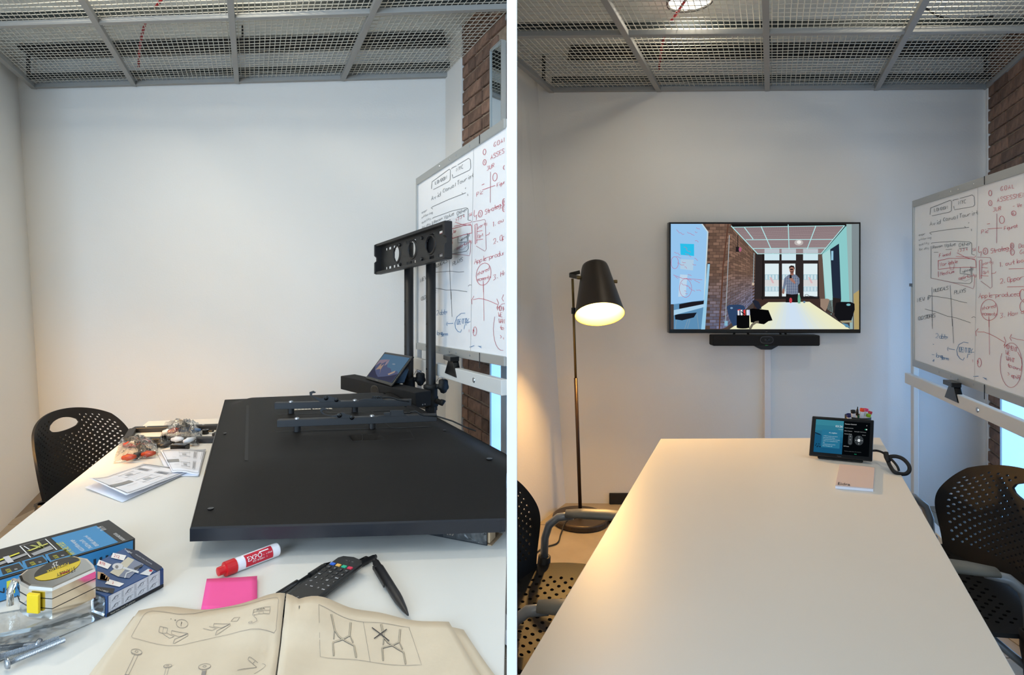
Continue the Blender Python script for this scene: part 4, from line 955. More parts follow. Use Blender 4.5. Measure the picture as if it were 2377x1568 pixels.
# ------------------------------------------------------------------ rolling stand behind the television: poles, perforated head plate, clamps
t = thing('television_stand', 'black two-pole television stand with perforated bracket plate', 'television stand', (-.48, 3.1, 0))
up = Vector((0, 0, 1))
pA, pB = Vector((-.551, 3.222, 0)), Vector((-.405, 3.01, 0))
for p, top in ((pA, 1.63), (pB, 1.66)):
    MB().tube([p + up * .05, p + up * top], .0245, 20).build('pole', BLACKM, t, smooth=True)
    MB().lathe([(.026, .80), (.036, .80), (.037, .845), (.033, .85), (.033, .885), (.037, .89), (.037, .905), (.026, .91)], p, n=20, caps=False).build('collar', RUB, t, smooth=True)
    k = p + Vector((.066, -.02, .905)); ax = Vector((.9, -.35, .1)).normalized(); x = ax.orthogonal().normalized(); y = ax.cross(x); mb = MB()
    rim = lambda r, h, am: [k + ax * h + (x * math.cos(2 * math.pi * i / 30) + y * math.sin(2 * math.pi * i / 30)) * (r + am * math.cos(5 * 2 * math.pi * i / 30)) for i in range(30)]
    rows = [rim(.016, -.02, 0), rim(.031, -.014, .004), rim(.034, .0, .005), rim(.030, .012, .004), rim(.012, .017, 0)]
    mb.add([q for r_ in rows for q in r_], [(j * 30 + i, j * 30 + (i + 1) % 30, (j + 1) * 30 + (i + 1) % 30, (j + 1) * 30 + i) for j in range(4) for i in range(30)] + [tuple(range(120, 150))])
    mb.tube([p + Vector((.02, -.008, .895)), k - ax * .018], .012, 10)
    mb.build('clamp_knob', RUB, t, smooth=True)
    MB().tube([p + Vector((.03, -.02, .83)), p + Vector((.06, -.03, .82)), p + Vector((.065, -.03, .835))], .014, 10).build('clamp_lug', RUB, t, smooth=True)
    wr_ = p + Vector((.03, -.02, .925)); MB().tube([wr_, wr_ + Vector((.015, 0, .025)), wr_ + Vector((.03, 0, .02)), wr_ + Vector((.042, 0, -.005))], .0016, 6).build('safety_wire', STEEL, t, smooth=True)
hb = MB()
for py in range(700, 860, 52):
    for p in (pA, pB): hb.lathe([(.005, 0), (.005, .001)], p + Vector((-.0246 * .8, -.0246 * .6, EYE - (py - HY) / F * p.y)), (-.8, -.6, 0), 8)
hb.build('pin_holes', BLK, t, kind='stuff')
MB().obox((pA + pB) / 2 + up * .80, (pB - pA) / 2 * 1.2, Vector((.02, .014, 0)), up * .02).build('cross_bar', BLACKM, t, bevel=.003)
MB().obox((pA + pB) / 2 + up * .045, (pB - pA) * .8, Vector((.05, .035, 0)), up * .03).build('base', BLACKM, t, bevel=.01)
for p, dirn in ((pA, Vector((-.7, -.7, 0))), (pB, Vector((-.7, -.7, 0)))): MB().beam(p + up * .05, p - dirn * .02 + Vector((.0, .25, .05)), .06, .04).build('foot_bar', BLACKM, t, bevel=.006)
MB().beam(pB + up * .30, pB + up * .80, .06, .05, (1, 0, 0)).build('sleeve_post', BLACKM, t, bevel=.004)
# head plate with its openings
a = Vector((-.761, 3.5, 1.5475)); b = Vector((-.276, 2.75, 1.612)); pd = (b - a); PL = pd.length; pd.normalize(); pn = Vector((-pd.y, pd.x, 0)).normalized()
if pn.y > 0: pn = -pn
pu = Vector((0, 0, 1)); HH = .168
Pp = lambda s, h, k=0: a + pd * s * PL + pu * (h - .5) * HH + pn * k
mb = MB(); nx, ny = 120, 36
def opening(s, h):
    for cx, rx in ((.28, .048), (.515, .053), (.755, .056)):
        if ((s - cx) / rx) ** 2 + ((h - .53) / .25) ** 2 < 1: return True
    for y0 in (.79, .155):
        if abs(h - y0) < .032:
            for x0, x1 in ((.095, .115), (.145, .18), (.215, .25), (.275, .315), (.43, .44), (.455, .463), (.485, .505), (.53, .56), (.74, .80), (.855, .915)):
                if x0 < s < x1: return True
    return False
vid = {}
def vv(i, j):
    if (i, j) not in vid: vid[(i, j)] = len(mb.v); mb.v.append(Pp(i / nx, j / ny))
    return vid[(i, j)]
for i in range(nx):
    for j in range(ny):
        if not opening((i + .5) / nx, (j + .5) / ny): mb.f.append((vv(i, j), vv(i + 1, j), vv(i + 1, j + 1), vv(i, j + 1))); mb.m.append(0)
mb.build('head_plate', BLACKM, t, solid=.004)
for cx, rx in ((.28, .048), (.515, .053), (.755, .056)):
    rg = MB(); n = 36
    for s_, k in ((1.0, .001), (1.0, .008), (1.2, .004), (1.25, .0)):
        rg.v += [Pp(cx + rx * s_ * math.cos(2 * math.pi * i / n), .53 + .25 * s_ * math.sin(2 * math.pi * i / n), k) for i in range(n)]
    rg.f += [(q * n + i, q * n + (i + 1) % n, (q + 1) * n + (i + 1) % n, (q + 1) * n + i) for q in range(3) for i in range(n)]; rg.m += [0] * (3 * n)
    rg.build('hole_rim', BLACKM, t, smooth=True)
for h0, h1 in ((.93, 1.02), (-.02, .07)):
    MB().hexa([Pp(0, h0, -.002), Pp(1, h0, -.002), Pp(1, h0, .034), Pp(0, h0, .034)], [Pp(0, h1, -.002), Pp(1, h1, -.002), Pp(1, h1, .034), Pp(0, h1, .034)]).build('flange', BLACKM, t, bevel=.002)
for s0, s1 in ((-.005, .012), (.985, 1.01)):
    MB().prism([Pp(s0, 0, .0), Pp(s0, 0, .04), Pp(s0, .38, .04), Pp(s0, .44, .028), Pp(s0, .56, .028), Pp(s0, .62, .04), Pp(s0, 1, .04), Pp(s0, 1, 0)], pd * (s1 - s0) * PL).build('end_lip', BLACKM, t, bevel=.002)
for s in (.33, .65):
    for h in (.79, .17): MB().lathe([(.009, 0), (.009, .003), (.006, .008)], Pp(s, h, .002), pn, 10).build('bolt', BLK, t)

# soundbar and touch tablet resting on the stand
n_ = Vector((.705, .709, 0)); sl, sr = Vector((-.953, 3.35, 0)), Vector((-.455, 2.85, 0)); z1 = .896; z0 = .822
t = thing('video_soundbar', 'black video soundbar clipped to the rolling stand behind the upturned television', 'soundbar', ((sl + sr) / 2 + up * z0).to_tuple())
MB().prism([sl + up * z0, sr + up * z0, sr + n_ * .09 + up * z0, sl + n_ * .09 + up * z0], up * (z1 - z0)).build('body', FABR, t, bevel=.004)
ds = (sr - sl).normalized(); cc = sl.lerp(sr, .50) + up * (z0 + .037); mb = MB()
def pill2(w, h, k, n=8):
    P = []
    for s, a0 in ((1, -math.pi / 2), (-1, math.pi / 2)):
        for i in range(n + 1):
            a_ = a0 + math.pi * i / n; P.append(cc + ds * (s * (w - h) / 2 + math.cos(a_) * h / 2) + up * math.sin(a_) * h / 2 - n_ * k)
    return P
cm = MB().prism(pill2(.075, .058, .003), n_ * .004).build('camera_bezel', M('grey_bezel_dark', (48, 46, 44), .4), t)
MB().prism(pill2(.060, .044, .0045), n_ * .003).build('camera_window', BLK, cm)
MB().obox(sl.lerp(sr, .62) + n_ * .115 + up * (z0 + .02), ds * .12, n_ * .02, up * .012).build('clip_bracket', BLACKM, t, bevel=.003)
for k in (.45, .6): MB().lathe([(.003, 0), (.003, .001)], sr + n_ * .09 * k + up * (z0 + .012), ds, 8).build('end_screw', STEEL, t)
BLt, BRt = W(847, 878.5, 3.226), W(908, 896.5, 2.99); TLt, TRt = W(893, 817, 3.314), W(959, 827, 3.082)
t = thing('touch_tablet', 'touch tablet with a mountain wallpaper resting on the dark soundbar', 'tablet', ((BLt + BRt) / 2).to_tuple())
nn = (BRt - BLt).cross(TLt - BLt).normalized()
if nn.y > 0: nn = -nn
MB().prism([BLt, BRt, TRt, TLt], -nn * .012).build('housing', BLK, t, bevel=.004)
qb = quadmap(BLt, BRt, TRt, TLt)
if (qb(0, 0, 1) - qb(0, 0, 0)).dot(nn) < 0: qb = quadmap(BLt, BRt, TRt, TLt, True)
A = Art(lambda u, v, h: qb(.05 + .9 * u, .09 + .83 * v, h + .0008), .0003, emit=.55)
A.rect(0, 0, 1, 1, (104, 140, 172)); A.poly([(0, .35), (0, .72), (.18, .78), (.36, .80), (.40, .62), (.3, .4)], (168, 150, 168), 2)
A.poly([(0, .0), (0, .45), (.1, .62), (.2, .60), (.34, .78), (.40, .60), (.46, .50), (.62, .48), (.74, .36), (.90, .44), (1, .36), (1, 0)], (104, 112, 148), 3)
A.poly([(.12, .30), (.16, .62), (.22, .48), (.28, .60), (.30, .36), (.40, .16), (.34, .28), (.26, .38)], (196, 168, 150), 4); A.poly([(.30, .7), (.36, .78), (.38, .60), (.33, .52)], (176, 160, 176), 4); A.poly([(.66, .26), (.84, .44), (.86, .36), (.72, .22)], (200, 178, 166), 4)
A.poly([(0, 0), (0, .46), (.1, .30), (.25, .16), (.40, .06), (.62, .14), (.8, .22), (1, .34), (1, 0)], (74, 76, 100), 5); A.ell(.62, .66, .06, .03, (150, 170, 190), 4)
A.build('screen_picture', t)
A = Art(lambda u, v, h: qb(u, v, h + .0008), .0003); A.text('neat', .44, .03, .04, (150, 150, 150), align='CENTER', sx=1.4); A.build('logo', t)
w0 = BRt - nn * .012; wl0 = BLt - nn * .012
pr = [BLt.lerp(TLt, .08) - nn * .012, BLt.lerp(TLt, .86) - nn * .012, BLt + n_ * .13 + up * .06 - up * .0, BLt + n_ * .10 + up * (z1 + .004 - BLt.z), BLt + n_ * .04 + up * (z1 + .004 - BLt.z)]
MB().prism([p + (BRt - BLt) * .12 for p in pr], (BRt - BLt) * .76).build('stand_wedge', BLK, t, bevel=.004)
# ------------------------------------------------------------------ small things on the cluttered table
def plan(pts, z): return [Zp(x, y, z) for x, y in pts]
# long wall plate (open steel frame) lying flat
t = thing('wall_plate', 'open black steel wall plate lying flat at the far end', 'wall plate', Zp(400, 1005, TT).to_tuple())
a, b, c, d = Zp(309, 998, TT + .012), Zp(512, 991, TT + .012), Zp(512, 1021, TT + .012), Zp(294, 1023, TT + .012)
for p, q in ((a, b), (d, c)): MB().beam(p, q, .034, .022).build('long_bar', BLACKM, t, bevel=.003)
MB().beam(a + (d - a) * .06, d + (a - d) * .06, .03, .020).build('end_bar', BLACKM, t, bevel=.003)
for k in (.15, .8): MB().lathe([(.006, 0), (.004, .003)], a.lerp(b, k) + Vector((0, 0, .011)), n=10).build('screw', STEEL, t)
# hardware bags
BAG = film('bag_film', alpha=.17, bump=1.0, scale=60)
def bag(label, outl, hgt, seed):
    P = plan(outl, TT); c = sum(P, Vector()) / len(P); R = random.Random(seed)
    t = thing('hardware_bag', label, 'plastic bag', (c.x, c.y, TT), group='clear hardware bags')
    n = 14; ring = []
    m = MB()
    def top(a, r):
        k = a / (2 * math.pi) * len(P); i = int(k) % len(P); e = P[i].lerp(P[(i + 1) % len(P)], k - int(k)); p = c.lerp(e, r)
        return p
    rows = [0.02, .2, .4, .6, .8, .93, 1.0]
    for sgn in (1,):
        V = []
        for r in rows:
            for i in range(40):
                p = top(2 * math.pi * i / 40, r)
                V.append(Vector((p.x, p.y, TT + .002 + hgt * (1 - r ** 2.5) * R.uniform(.55, 1.15) + (R.uniform(0, .012) if r > .9 else 0))))
        m.add(V, [(j * 40 + i, j * 40 + (i + 1) % 40, (j + 1) * 40 + (i + 1) % 40, (j + 1) * 40 + i) for j in range(len(rows) - 1) for i in range(40)] + [tuple(range(40))])
    m.build('film', BAG, t)
    return t, c, R
ORM = M('orange_plastic', (158, 56, 26), .4); DKP = M('dark_plug', (44, 42, 42), .4); CLP = M('white_plug', (200, 202, 204), .4); BLP = M('blue_tint_plug', (90, 120, 160), .4)
def plug(t, name, px, py, ln, ang, r, mat, z=.012):
    p = Zp(px, py, TT + z); dx = Vector((math.cos(ang), math.sin(ang), .08)) * ln / 2
    MB().tube([p - dx, p - dx * .4, p - dx * .3, p + dx * .5, p + dx], [r * .7, r, r * 1.25, r * .9, r * .5], 10).build(name, mat, t, smooth=True)
t, c, R = bag('clear bag of orange and dark wall plugs by the table edge', [(262, 1078), (280, 1022), (330, 1016), (366, 1030), (368, 1056), (345, 1068), (310, 1072)], .045, 1)
for k, (px, py, an, mt) in enumerate(((302, 1032, .3, ORM), (318, 1030, .5, ORM), (338, 1026, -.4, ORM), (328, 1038, -.5, DKP), (336, 1046, -.2, DKP), (300, 1062, .1, ORM), (318, 1058, 1.2, DKP), (345, 1054, .2, ORM))): plug(t, 'wall_plug' , px, py, .05, an, .011, mt, .014 + .004 * (k % 3))
t, c, R = bag('clear bag of pale fittings lying on the steel wall plate', [(370, 1020), (384, 984), (420, 990), (440, 986), (462, 988), (470, 1015), (460, 1040), (430, 1034), (400, 1028)], .055, 2)
for k, (px, py, an, mt) in enumerate(((392, 1002, .3, CLP), (430, 998, .2, BLP), (452, 1000, .1, BLP), (412, 1020, .0, CLP), (440, 1022, 1, CLP), (405, 1000, .8, ORM))): plug(t, 'fitting', px, py, .05, an, .010, mt, .026 + .004 * (k % 2))
t, c, R = bag('small clear bag of dark bolts between the larger bags', [(364, 1034), (370, 1022), (385, 1016), (398, 1024), (394, 1038), (378, 1044)], .03, 3)
for k, (px, py, an) in enumerate(((374, 1032, .4), (385, 1033, .9), (380, 1026, .2))): plug(t, 'dark_bolt', px, py, .045, an, .009, DKP, .012)
# small black fittings
o = MB().obox(Zp(418, 1038, TT + .012), Vector((.032, -.002, 0)), Vector((.002, .016, 0)), Vector((0, 0, .0115))).build('spacer_block', BLK, bevel=.003, label='small ribbed black plastic spacer in front of the pale bag', cat='spacer')
cpos = Zp(477, 1008, TT); o = MB().lathe([(.006, 0), (.014, 0), (.014, .02), (.006, .02)], cpos, n=18, caps=False).tube([cpos + Vector((.014, 0, .012)), cpos + Vector((.03, 0, .012)), cpos + Vector((.034, .006, .012))], .004, 8).build('cable_ring', BLK, label='small black ring fitting inside the wall plate', cat='ring fitting')
o = MB().beam(Zp(498, 1009, TT + .012), Zp(512, 1009, TT + .012), .05, .022).build('plate_insert', BLACKM, bevel=.002, label='short black metal piece peeking out beside the television edge', cat='metal piece')
# folded instruction sheets
PAPER = M('white_paper', (228, 228, 234), .8, var=.01)
def sheet(label, tl, tr, br, bl, curl, grp='folded instruction sheets'):
    """corners are pixels of the upper leaf; the leaf lifts at its bl-tl side"""
    z = TT + .012; c = [Zp(*p, z) for p in (tl, tr, br, bl)]
    t = thing('instruction_sheet', label, 'paper', ((sum(c, Vector()) / 4).x, (sum(c, Vector()) / 4).y, TT), group=grp)
    def S(u, v, h=0):
        p = (c[3] * (1 - u) + c[2] * u) * (1 - v) + (c[0] * (1 - u) + c[1] * u) * v
        return p + Vector((0, 0, h + curl * max(0, (.35 - u) / .35) ** 1.6 * (.4 + .6 * v) + .004 * math.sin(u * 5)))
    def S2(u, v, h=0):
        p = S(u, v); return Vector((p.x - .010 * (1 - u), p.y - .004, TT + .0015 + .006 * (1 - u) * v + .003 * u))
    MB().grid(lambda u, v: S(u, v), [i / 16 for i in range(17)], [i / 6 for i in range(7)]).build('upper_leaf', PAPER, t, smooth=True, solid=.0006)
    MB().grid(lambda u, v: S2(u, v), [i / 10 for i in range(11)], [0, .5, 1]).build('lower_leaf', PAPER, t, smooth=True, solid=.0006)
    A = Art(lambda u, v, h: S(u, v, h + .0012), .0003)
    G, D, Lg = (120, 120, 124), (60, 60, 66), (176, 176, 180)
    A.line([(.04, .05), (.97, .05), (.97, .95), (.04, .95)], .008, D, closed=True, sub=10)
    A.poly([(.72, .94), (.97, .94), (.97, .90), (.9, .9)], Lg)
    for k in (0, 1):
        x0 = .40 + .0 * k; y0 = .56 - .42 * k
        A.line([(x0 + .34, y0 + .04), (x0 + .42, y0 + .04), (x0 + .42, y0 + .33), (x0 + .34, y0 + .33)], .006, G, closed=True, sub=4)
        for j in range(3): A.line([(x0 + .355 + .02 * j, y0 + .07), (x0 + .355 + .02 * j, y0 + .30)], .008, D, sub=4)
        A.line([(x0, y0 + .02), (x0 + .24, y0 + .02), (x0 + .24, y0 + .36), (x0, y0 + .36)], .004, Lg, closed=True, sub=4)
        for yy in (.10, .26): A.line([(x0 - .02, y0 + yy), (x0 + .26, y0 + yy)], .008, G, sub=4)
        A.rect(x0 + .06, y0 + .14, x0 + .16, y0 + .22, Lg)
    A.line([(.93, .55), (.93, .90)], .012, Lg, sub=4)
    for j in range(6): A.poly([(.02 + .055 * j, .40), (.02 + .055 * (j + 1), .40), (.02 + .055 * (j + 1), .52), (.02 + .055 * j, .52)], (140, 140, 140), 1)
    A.line([(.20, .62), (.30, .60)], .005, G, sub=3); A.line([(.18, .30), (.34, .30)], .005, G, sub=3)
    A.build('print', t)
sheet('curled folded instruction sheet, nearer of the two to the toggle bolt box', (206, 1128), (332, 1074), (443, 1090), (293, 1158), .026)
sheet('flatter instruction sheet half tucked against the television edge', (372, 1048), (478, 1041), (462, 1100), (400, 1098), .004)

# toggle bolt box
def toggle_box():
    z = TT + .052; FRt = Zp(253, 1207, z); RTt = Zp(314, 1250, z); l = Vector((-.53, -.848, 0)).normalized(); w = (RTt - FRt); Wd = w.length; w.normalize()
    l = (l - w * l.dot(w)).normalized(); Ln = .36
    t = thing('toggle_bolt_box', 'black and blue carton of toggle bolts at the left edge of the table', 'carton', (FRt + l * Ln / 2 + w * Wd / 2 - Vector((0, 0, .052))).to_tuple())
    c = [FRt, RTt, RTt + l * Ln, FRt + l * Ln]
    BB = M('carton_black', (30, 28, 28), .4); MB().prism([p - Vector((0, 0, .0515)) for p in c], (0, 0, .0515)).build('carton', BB, t, bevel=.0015)
    top = quadmap(c[3], c[0], c[1], c[2], True) 
    f = lambda u, v, h: c[3].lerp(c[0], u) + w * (Wd * v) + Vector((0, 0, h + .0004))
    # u: 0 near left .. 1 far right end, v: 0 far edge .. 1 near edge
    BLU, YEL, WHT, GRY = (52, 128, 178), (214, 206, 60), (224, 224, 224), (150, 150, 150)
    A = Art(f, .0004)
    A.poly([(.63, .12), (.90, .12), (.90, .98), (.63, .98)], BLU); A.poly([(0, .02), (.24, .02), (.24, .98), (0, .98)], BLU)
    kw = dict(dx=(0, -1.9), dy=(.95, 0), lay=2)
    # text reads from the far side, i.e. upside down for us
    def tx(s_, u, v, sz, col, lay=2): A.text(s_, u, v, sz, col, dx=(0, -1.95), dy=(-1, 0), lay=lay, sx=.55)
    tx('WHY WE ARE THE BEST', .66, .95, .05, YEL); tx('HOLDS 2X MORE than wing toggles', .715, .93, .032, WHT); tx('SMALLEST hole: 1/2 and 3/8', .76, .91, .032, WHT); tx('REMOVABLE - anchor stays in wall', .80, .9, .032, WHT)
    tx('ANCHORS MADE IN USA', .945, .98, .03, WHT); tx('10 x 1/4', .925, .40, .055, WHT)
    tx('Toggle Bolts', .15, .88, .075, WHT); tx('HEAVY DUTY', .09, .97, .04, (20, 20, 22)); A.rect(.0, .40, .06, .98, WHT, 2)
    A.line([(.46, .10), (.60, .10), (.60, .62), (.46, .62)], .006, WHT, closed=True); A.poly([(.475, .50), (.59, .40), (.59, .56), (.48, .60)], GRY, 2); A.poly([(.47, .36), (.59, .28), (.59, .32), (.48, .40)], (196, 190, 96), 2); A.poly([(.50, .2), (.515, .2), (.56, .40), (.545, .42)], (170, 170, 90), 3); A.poly([(.545, .14), (.56, .14), (.555, .42), (.54, .42)], (170, 170, 90), 3); A.line([(.475, .16), (.485, .34)], .006, WHT, 3)
    A.poly([(.26, .52), (.46, .42), (.46, .50), (.26, .62)], GRY, 2); A.poly([(.29, .42), (.43, .34), (.43, .38), (.29, .47)], YEL, 3); A.rect(.345, .36, .375, .62, (190, 190, 194), 4)
    for u0 in (.30, .42, .54):
        A.poly([(u0 - .01, .66), (u0 + .10, .66), (u0 + .10, .97), (u0 - .03, .97)], BLU, 1); A.poly([(u0, .70), (u0 + .09, .70), (u0 + .09, .93), (u0 - .01, .93)], (24, 24, 26), 2); tx('3/8-3 5/8', u0 + .035, .92, .032, YEL, 3); tx('GRIP', u0 + .065, .90, .02, WHT, 3)
    A.build('top_print', t)
    g = lambda u, v, h: c[2].lerp(c[1], u) - Vector((0, 0, .0515 * (1 - v))) + w * (h + .0004)
    A = Art(g, .0004); A.rect(.0, .04, .985, .93, BLU); A.rect(.30, .2, .34, .8, YEL, 2); A.rect(.02, .1, .22, .9, (220, 222, 224), 2); A.text('OPENINGS', .04, .35, .07, (24, 26, 30), lay=3, dy=(0, 4.5)); 
    for k in range(6): A.rect(.75 + .035 * k, .3, .765 + .035 * k, .6, (30, 46, 60), 2)
    A.build('side_print', t)
toggle_box()

# clear blister pack with printed insert card and long bolts
ZP_ = TT + .045
t = thing('blister_pack', 'clear blister pack with blue printed card, in front of the toggle bolt carton', 'blister pack', Zp(220, 1400, TT).to_tuple())
top = plan([(213, 1373), (228, 1304), (290, 1273), (322, 1279), (379, 1319), (247, 1385)], ZP_)
CARDB = M('blue_card', (38, 72, 122), .35); MB().prism([p - Vector((0, 0, .044)) for p in top], (0, 0, .044)).build('insert_card', CARDB, t, bevel=.001)
A = Art(lambda u, v, h: Zp(u, v, ZP_) + Vector((0, 0, h + .0004)), .0004)
cc_ = lambda x, y: (x / 4.04, 1180 + y / 4.04)
A.poly([cc_(*p) for p in ((1170, 378), (1290, 402), (1520, 555), (1480, 600), (1250, 470))], (26, 34, 58)); A.poly([cc_(*p) for p in ((880, 740), (1075, 760), (1060, 810), (900, 775))], (20, 20, 24), 2)
for p in (((1060, 425), (1185, 450), (1160, 498), (1040, 470)), ((930, 490), (1045, 535), (1010, 578), (905, 540)), ((1020, 672), (1165, 715), (1120, 745), (985, 715))): A.poly([cc_(*q) for q in p], (232, 228, 226), 2)
for s_, p, sz in (('212', (1065, 462), 13), ('870', (930, 530), 13), ('2', (1050, 715), 10)): A.text(s_, *cc_(*p), sz * .72, (190, 36, 50), dx=(.95, .32), dy=(.25, -1), lay=3)
A.poly([cc_(*p) for p in ((1200, 465), (1260, 490), (1110, 650), (1030, 610))], (196, 190, 172), 2); A.poly([cc_(*p) for p in ((1260, 490), (1350, 530), (1210, 665), (1110, 650))], (120, 128, 150), 2); A.line([cc_(1150, 565), cc_(1300, 610)], 5, (206, 210, 214), 3); A.line([cc_(1260, 580), cc_(1335, 545)], 5, (52, 54, 60), 4); A.line([cc_(1170, 665), cc_(1185, 620), cc_(1250, 595)], 2.5, (206, 210, 214), 4); A.ell(*cc_(1105, 555), 13, 8, (206, 206, 210), 3); A.ell(*cc_(1095, 560), 4, 4, (120, 120, 124), 4)
for k in range(4): A.poly([cc_(915 + 30 * k, 600 + 16 * k), cc_(975 + 18 * k, 615 + 14 * k), cc_(965 + 18 * k, 680 + 4 * k), cc_(915 + 20 * k, 670 + 5 * k)], ((186, 150, 106), (150, 116, 80))[k % 2], 2)
A.poly([cc_(*p) for p in ((1390, 575), (1440, 590), (1400, 640), (1310, 625))], (206, 206, 208), 2); A.poly([cc_(*p) for p in ((1405, 582), (1432, 590), (1420, 606), (1396, 600))], (190, 40, 52), 3)
A.text('Toggler', *cc_(1165, 400), 6, (226, 228, 232), dx=(.95, .5), dy=(.3, -1), lay=3); A.text('HOLLOW WALL ANCHORS', *cc_(1270, 445), 3.4, (200, 204, 212), dx=(.9, .55), dy=(.3, -1), lay=3); A.text('1/4 x 2 BOLT', *cc_(905, 770), 5, (222, 222, 222), dx=(.97, .3), dy=(.2, -1), lay=3)
A.build('card_print', t)
e0, e1 = top[5], top[4]
sf = lambda u, v, h: e0.lerp(e1, u) + Vector((0, 0, -.044 + .044 * v)) + Vector((e1.y - e0.y, -(e1.x - e0.x), 0)).normalized() * (h + .0005)
A = Art(sf, .0004); A.rect(.03, .20, .93, .96, (206, 208, 214)); A.rect(.0, .02, 1, .18, (20, 22, 28)); A.text('Repair holes, mount TV, grab bars', .06, .06, .03, (210, 206, 190), lay=2, dy=(0, 3)); A.rect(.93, .2, 1, .96, (30, 60, 110))
for k in range(4):
    for j in range(2):
        x, y = .05 + .22 * k, .24 + .36 * j; A.line([(x, y), (x + .20, y), (x + .20, y + .32), (x, y + .32)], .008, (150, 152, 160), 2, closed=True); A.line([(x + .03, y + .05), (x + .10, y + .2), (x + .17, y + .22)], .014, (96, 98, 106), 3); A.ring(x + .1, y + .14, .03, .08, .008, (120, 122, 130), 3)
A.build('side_print', t)
q = plan([(247, 1385), (213, 1373), (120, 1400), (-120, 1440), (-110, 1530)], ZP_); TRAY = film('tray_plastic', alpha=.07, bump=.35, scale=22, rough=.12)
MB().prism([p - Vector((0, 0, .044)) for p in (q[0], q[1], q[2], q[3], q[4])], (0, 0, .044)).build('clear_tray', TRAY, t, bevel=.006)
for px0, py0, px1, py1, lb in ((-20, 1508, 88, 1496, 'zinc bolt in the clear tray, its round head nearest the tape measure'), (-5, 1527, 138, 1484, 'middle zinc bolt in the clear tray pointing at the booklet'), (20, 1540, 150, 1486, 'lowest zinc bolt in the clear tray, head nearest the corner')):
    p, q2 = Zp(px0, py0, TT + .014), Zp(px1, py1, TT + .014); hd_ = 1 if px0 == -20 else 0
    h, tl = (q2, p) if hd_ else (p, q2); ax = (tl - h).normalized()
    b = thing('toggle_bolt', lb, 'bolt', ((p + q2) / 2).to_tuple(), group='long zinc bolts in the clear tray')
    pts = []; n = 110; L = (tl - h).length
    MB().lathe([(.0045 + (.0007 if k % 2 else 0), L * k / n) for k in range(n + 1)], h, ax, 10).build('shank', STEEL, b)
    MB().lathe([(.002, -.006), (.008, -.005), (.0105, 0), (.0045, .001)], h, ax, 14).build('head', STEEL, b, smooth=True)

# tape measure standing on the clear tray
ztm = TT + .045 + .062
tp = plan([(41, 1337), (60, 1322), (173, 1290), (205, 1296), (221, 1312), (222, 1320), (121, 1366), (66, 1361), (46, 1350)], ztm)
t = thing('tape_measure', 'chrome tape measure with yellow and black label on top of the clear pack', 'tape measure', (tp[0] - Vector((0, 0, .062))).to_tuple())
cen = sum(tp, Vector()) / len(tp)
low = [p - Vector((0, 0, .060)) for p in tp]; n = len(tp)
mb = MB(); rings = [low, [p - Vector((0, 0, .006)) for p in tp], [cen.lerp(p, .965) - Vector((0, 0, .001)) for p in tp], [cen.lerp(p, .90) for p in tp]]
mb.add([p for r in rings for p in r], [(k * n + i, k * n + (i + 1) % n, (k + 1) * n + (i + 1) % n, (k + 1) * n + i) for k in range(3) for i in range(n)] + [tuple(range(n))[::-1], tuple(range(3 * n, 4 * n))])
mb.build('case', CHROME, t)
MB().tube([cen.lerp(p, 1.004) - Vector((0, 0, .021)) for p in tp[4:] + tp[:1]], .0008, 5).build('seam', BLK, t)
MB().tube([cen.lerp(p, 1.004) - Vector((0, 0, .040)) for p in tp[4:] + tp[:1]], .0008, 5).build('seam', BLK, t)
A = Art(lambda u, v, h: Zp(u, v, ztm) + Vector((0, 0, h + .0004)), .0004)
ct = lambda x, y: (x / 4.04, 1180 + y / 4.04)
el = lambda cx, cy, rx, ry, rot, a0=0, a1=2 * math.pi, n=28: [(cx + rx * math.cos(a) * math.cos(rot) - ry * math.sin(a) * math.sin(rot), cy + rx * math.cos(a) * math.sin(rot) + ry * math.sin(a) * math.cos(rot)) for a in [a0 + (a1 - a0) * i / n for i in range(n + 1)]]
ex, ey = ct(538, 572)
A.poly(el(ex, ey, 57, 20, -.36), (206, 176, 34)); A.poly(el(ex - 1, ey, 56, 19, -.36, math.pi * .98, math.pi * 2.02), (34, 32, 30), 2)
kx = dict(dx=(-.93, .35), dy=(.22, .95), align='CENTER')
A.text('STANLEY', *ct(615, 590), 11.5, (32, 28, 24), lay=3, **kx); A.text('PowerLock', *ct(540, 555), 12, (226, 196, 40), lay=3, **kx); A.text("25'", *ct(510, 520), 14, (232, 232, 230), lay=3, **kx); A.line([ct(565, 625), ct(650, 600)], 2.4, (176, 40, 40), 3)
A.build('label', t)
yb = [cen.lerp(p, 1.01) for p in (tp[8].lerp(tp[7], .72), tp[7].lerp(tp[6], .42))]
fdir = (tp[6] - tp[7]).normalized(); fy = Vector((fdir.y, -fdir.x, 0))
y0 = tp[7] + fdir * .004 + fy * .002
MB().hexa([y0 - Vector((0, 0, .048)), y0 + fdir * .026 - Vector((0, 0, .048)), y0 + fdir * .026 - Vector((0, 0, .048)) + fy * .006, y0 - Vector((0, 0, .048)) + fy * .006], [y0 - Vector((0, 0, .010)), y0 + fdir * .026 - Vector((0, 0, .010)), y0 + fdir * .026 - Vector((0, 0, .012)) + fy * .006, y0 - Vector((0, 0, .012)) + fy * .006]).build('lock_button', M('yellow_plastic', (226, 190, 16), .35), t, bevel=.0015)
MB().tube([tp[0] + Vector((-.006, 0, -.01)), tp[0] + Vector((-.012, -.004, -.03)), tp[0] + Vector((-.008, -.008, -.055))], .006, 8, flat=2).build('belt_clip', CHROME, t, smooth=True)

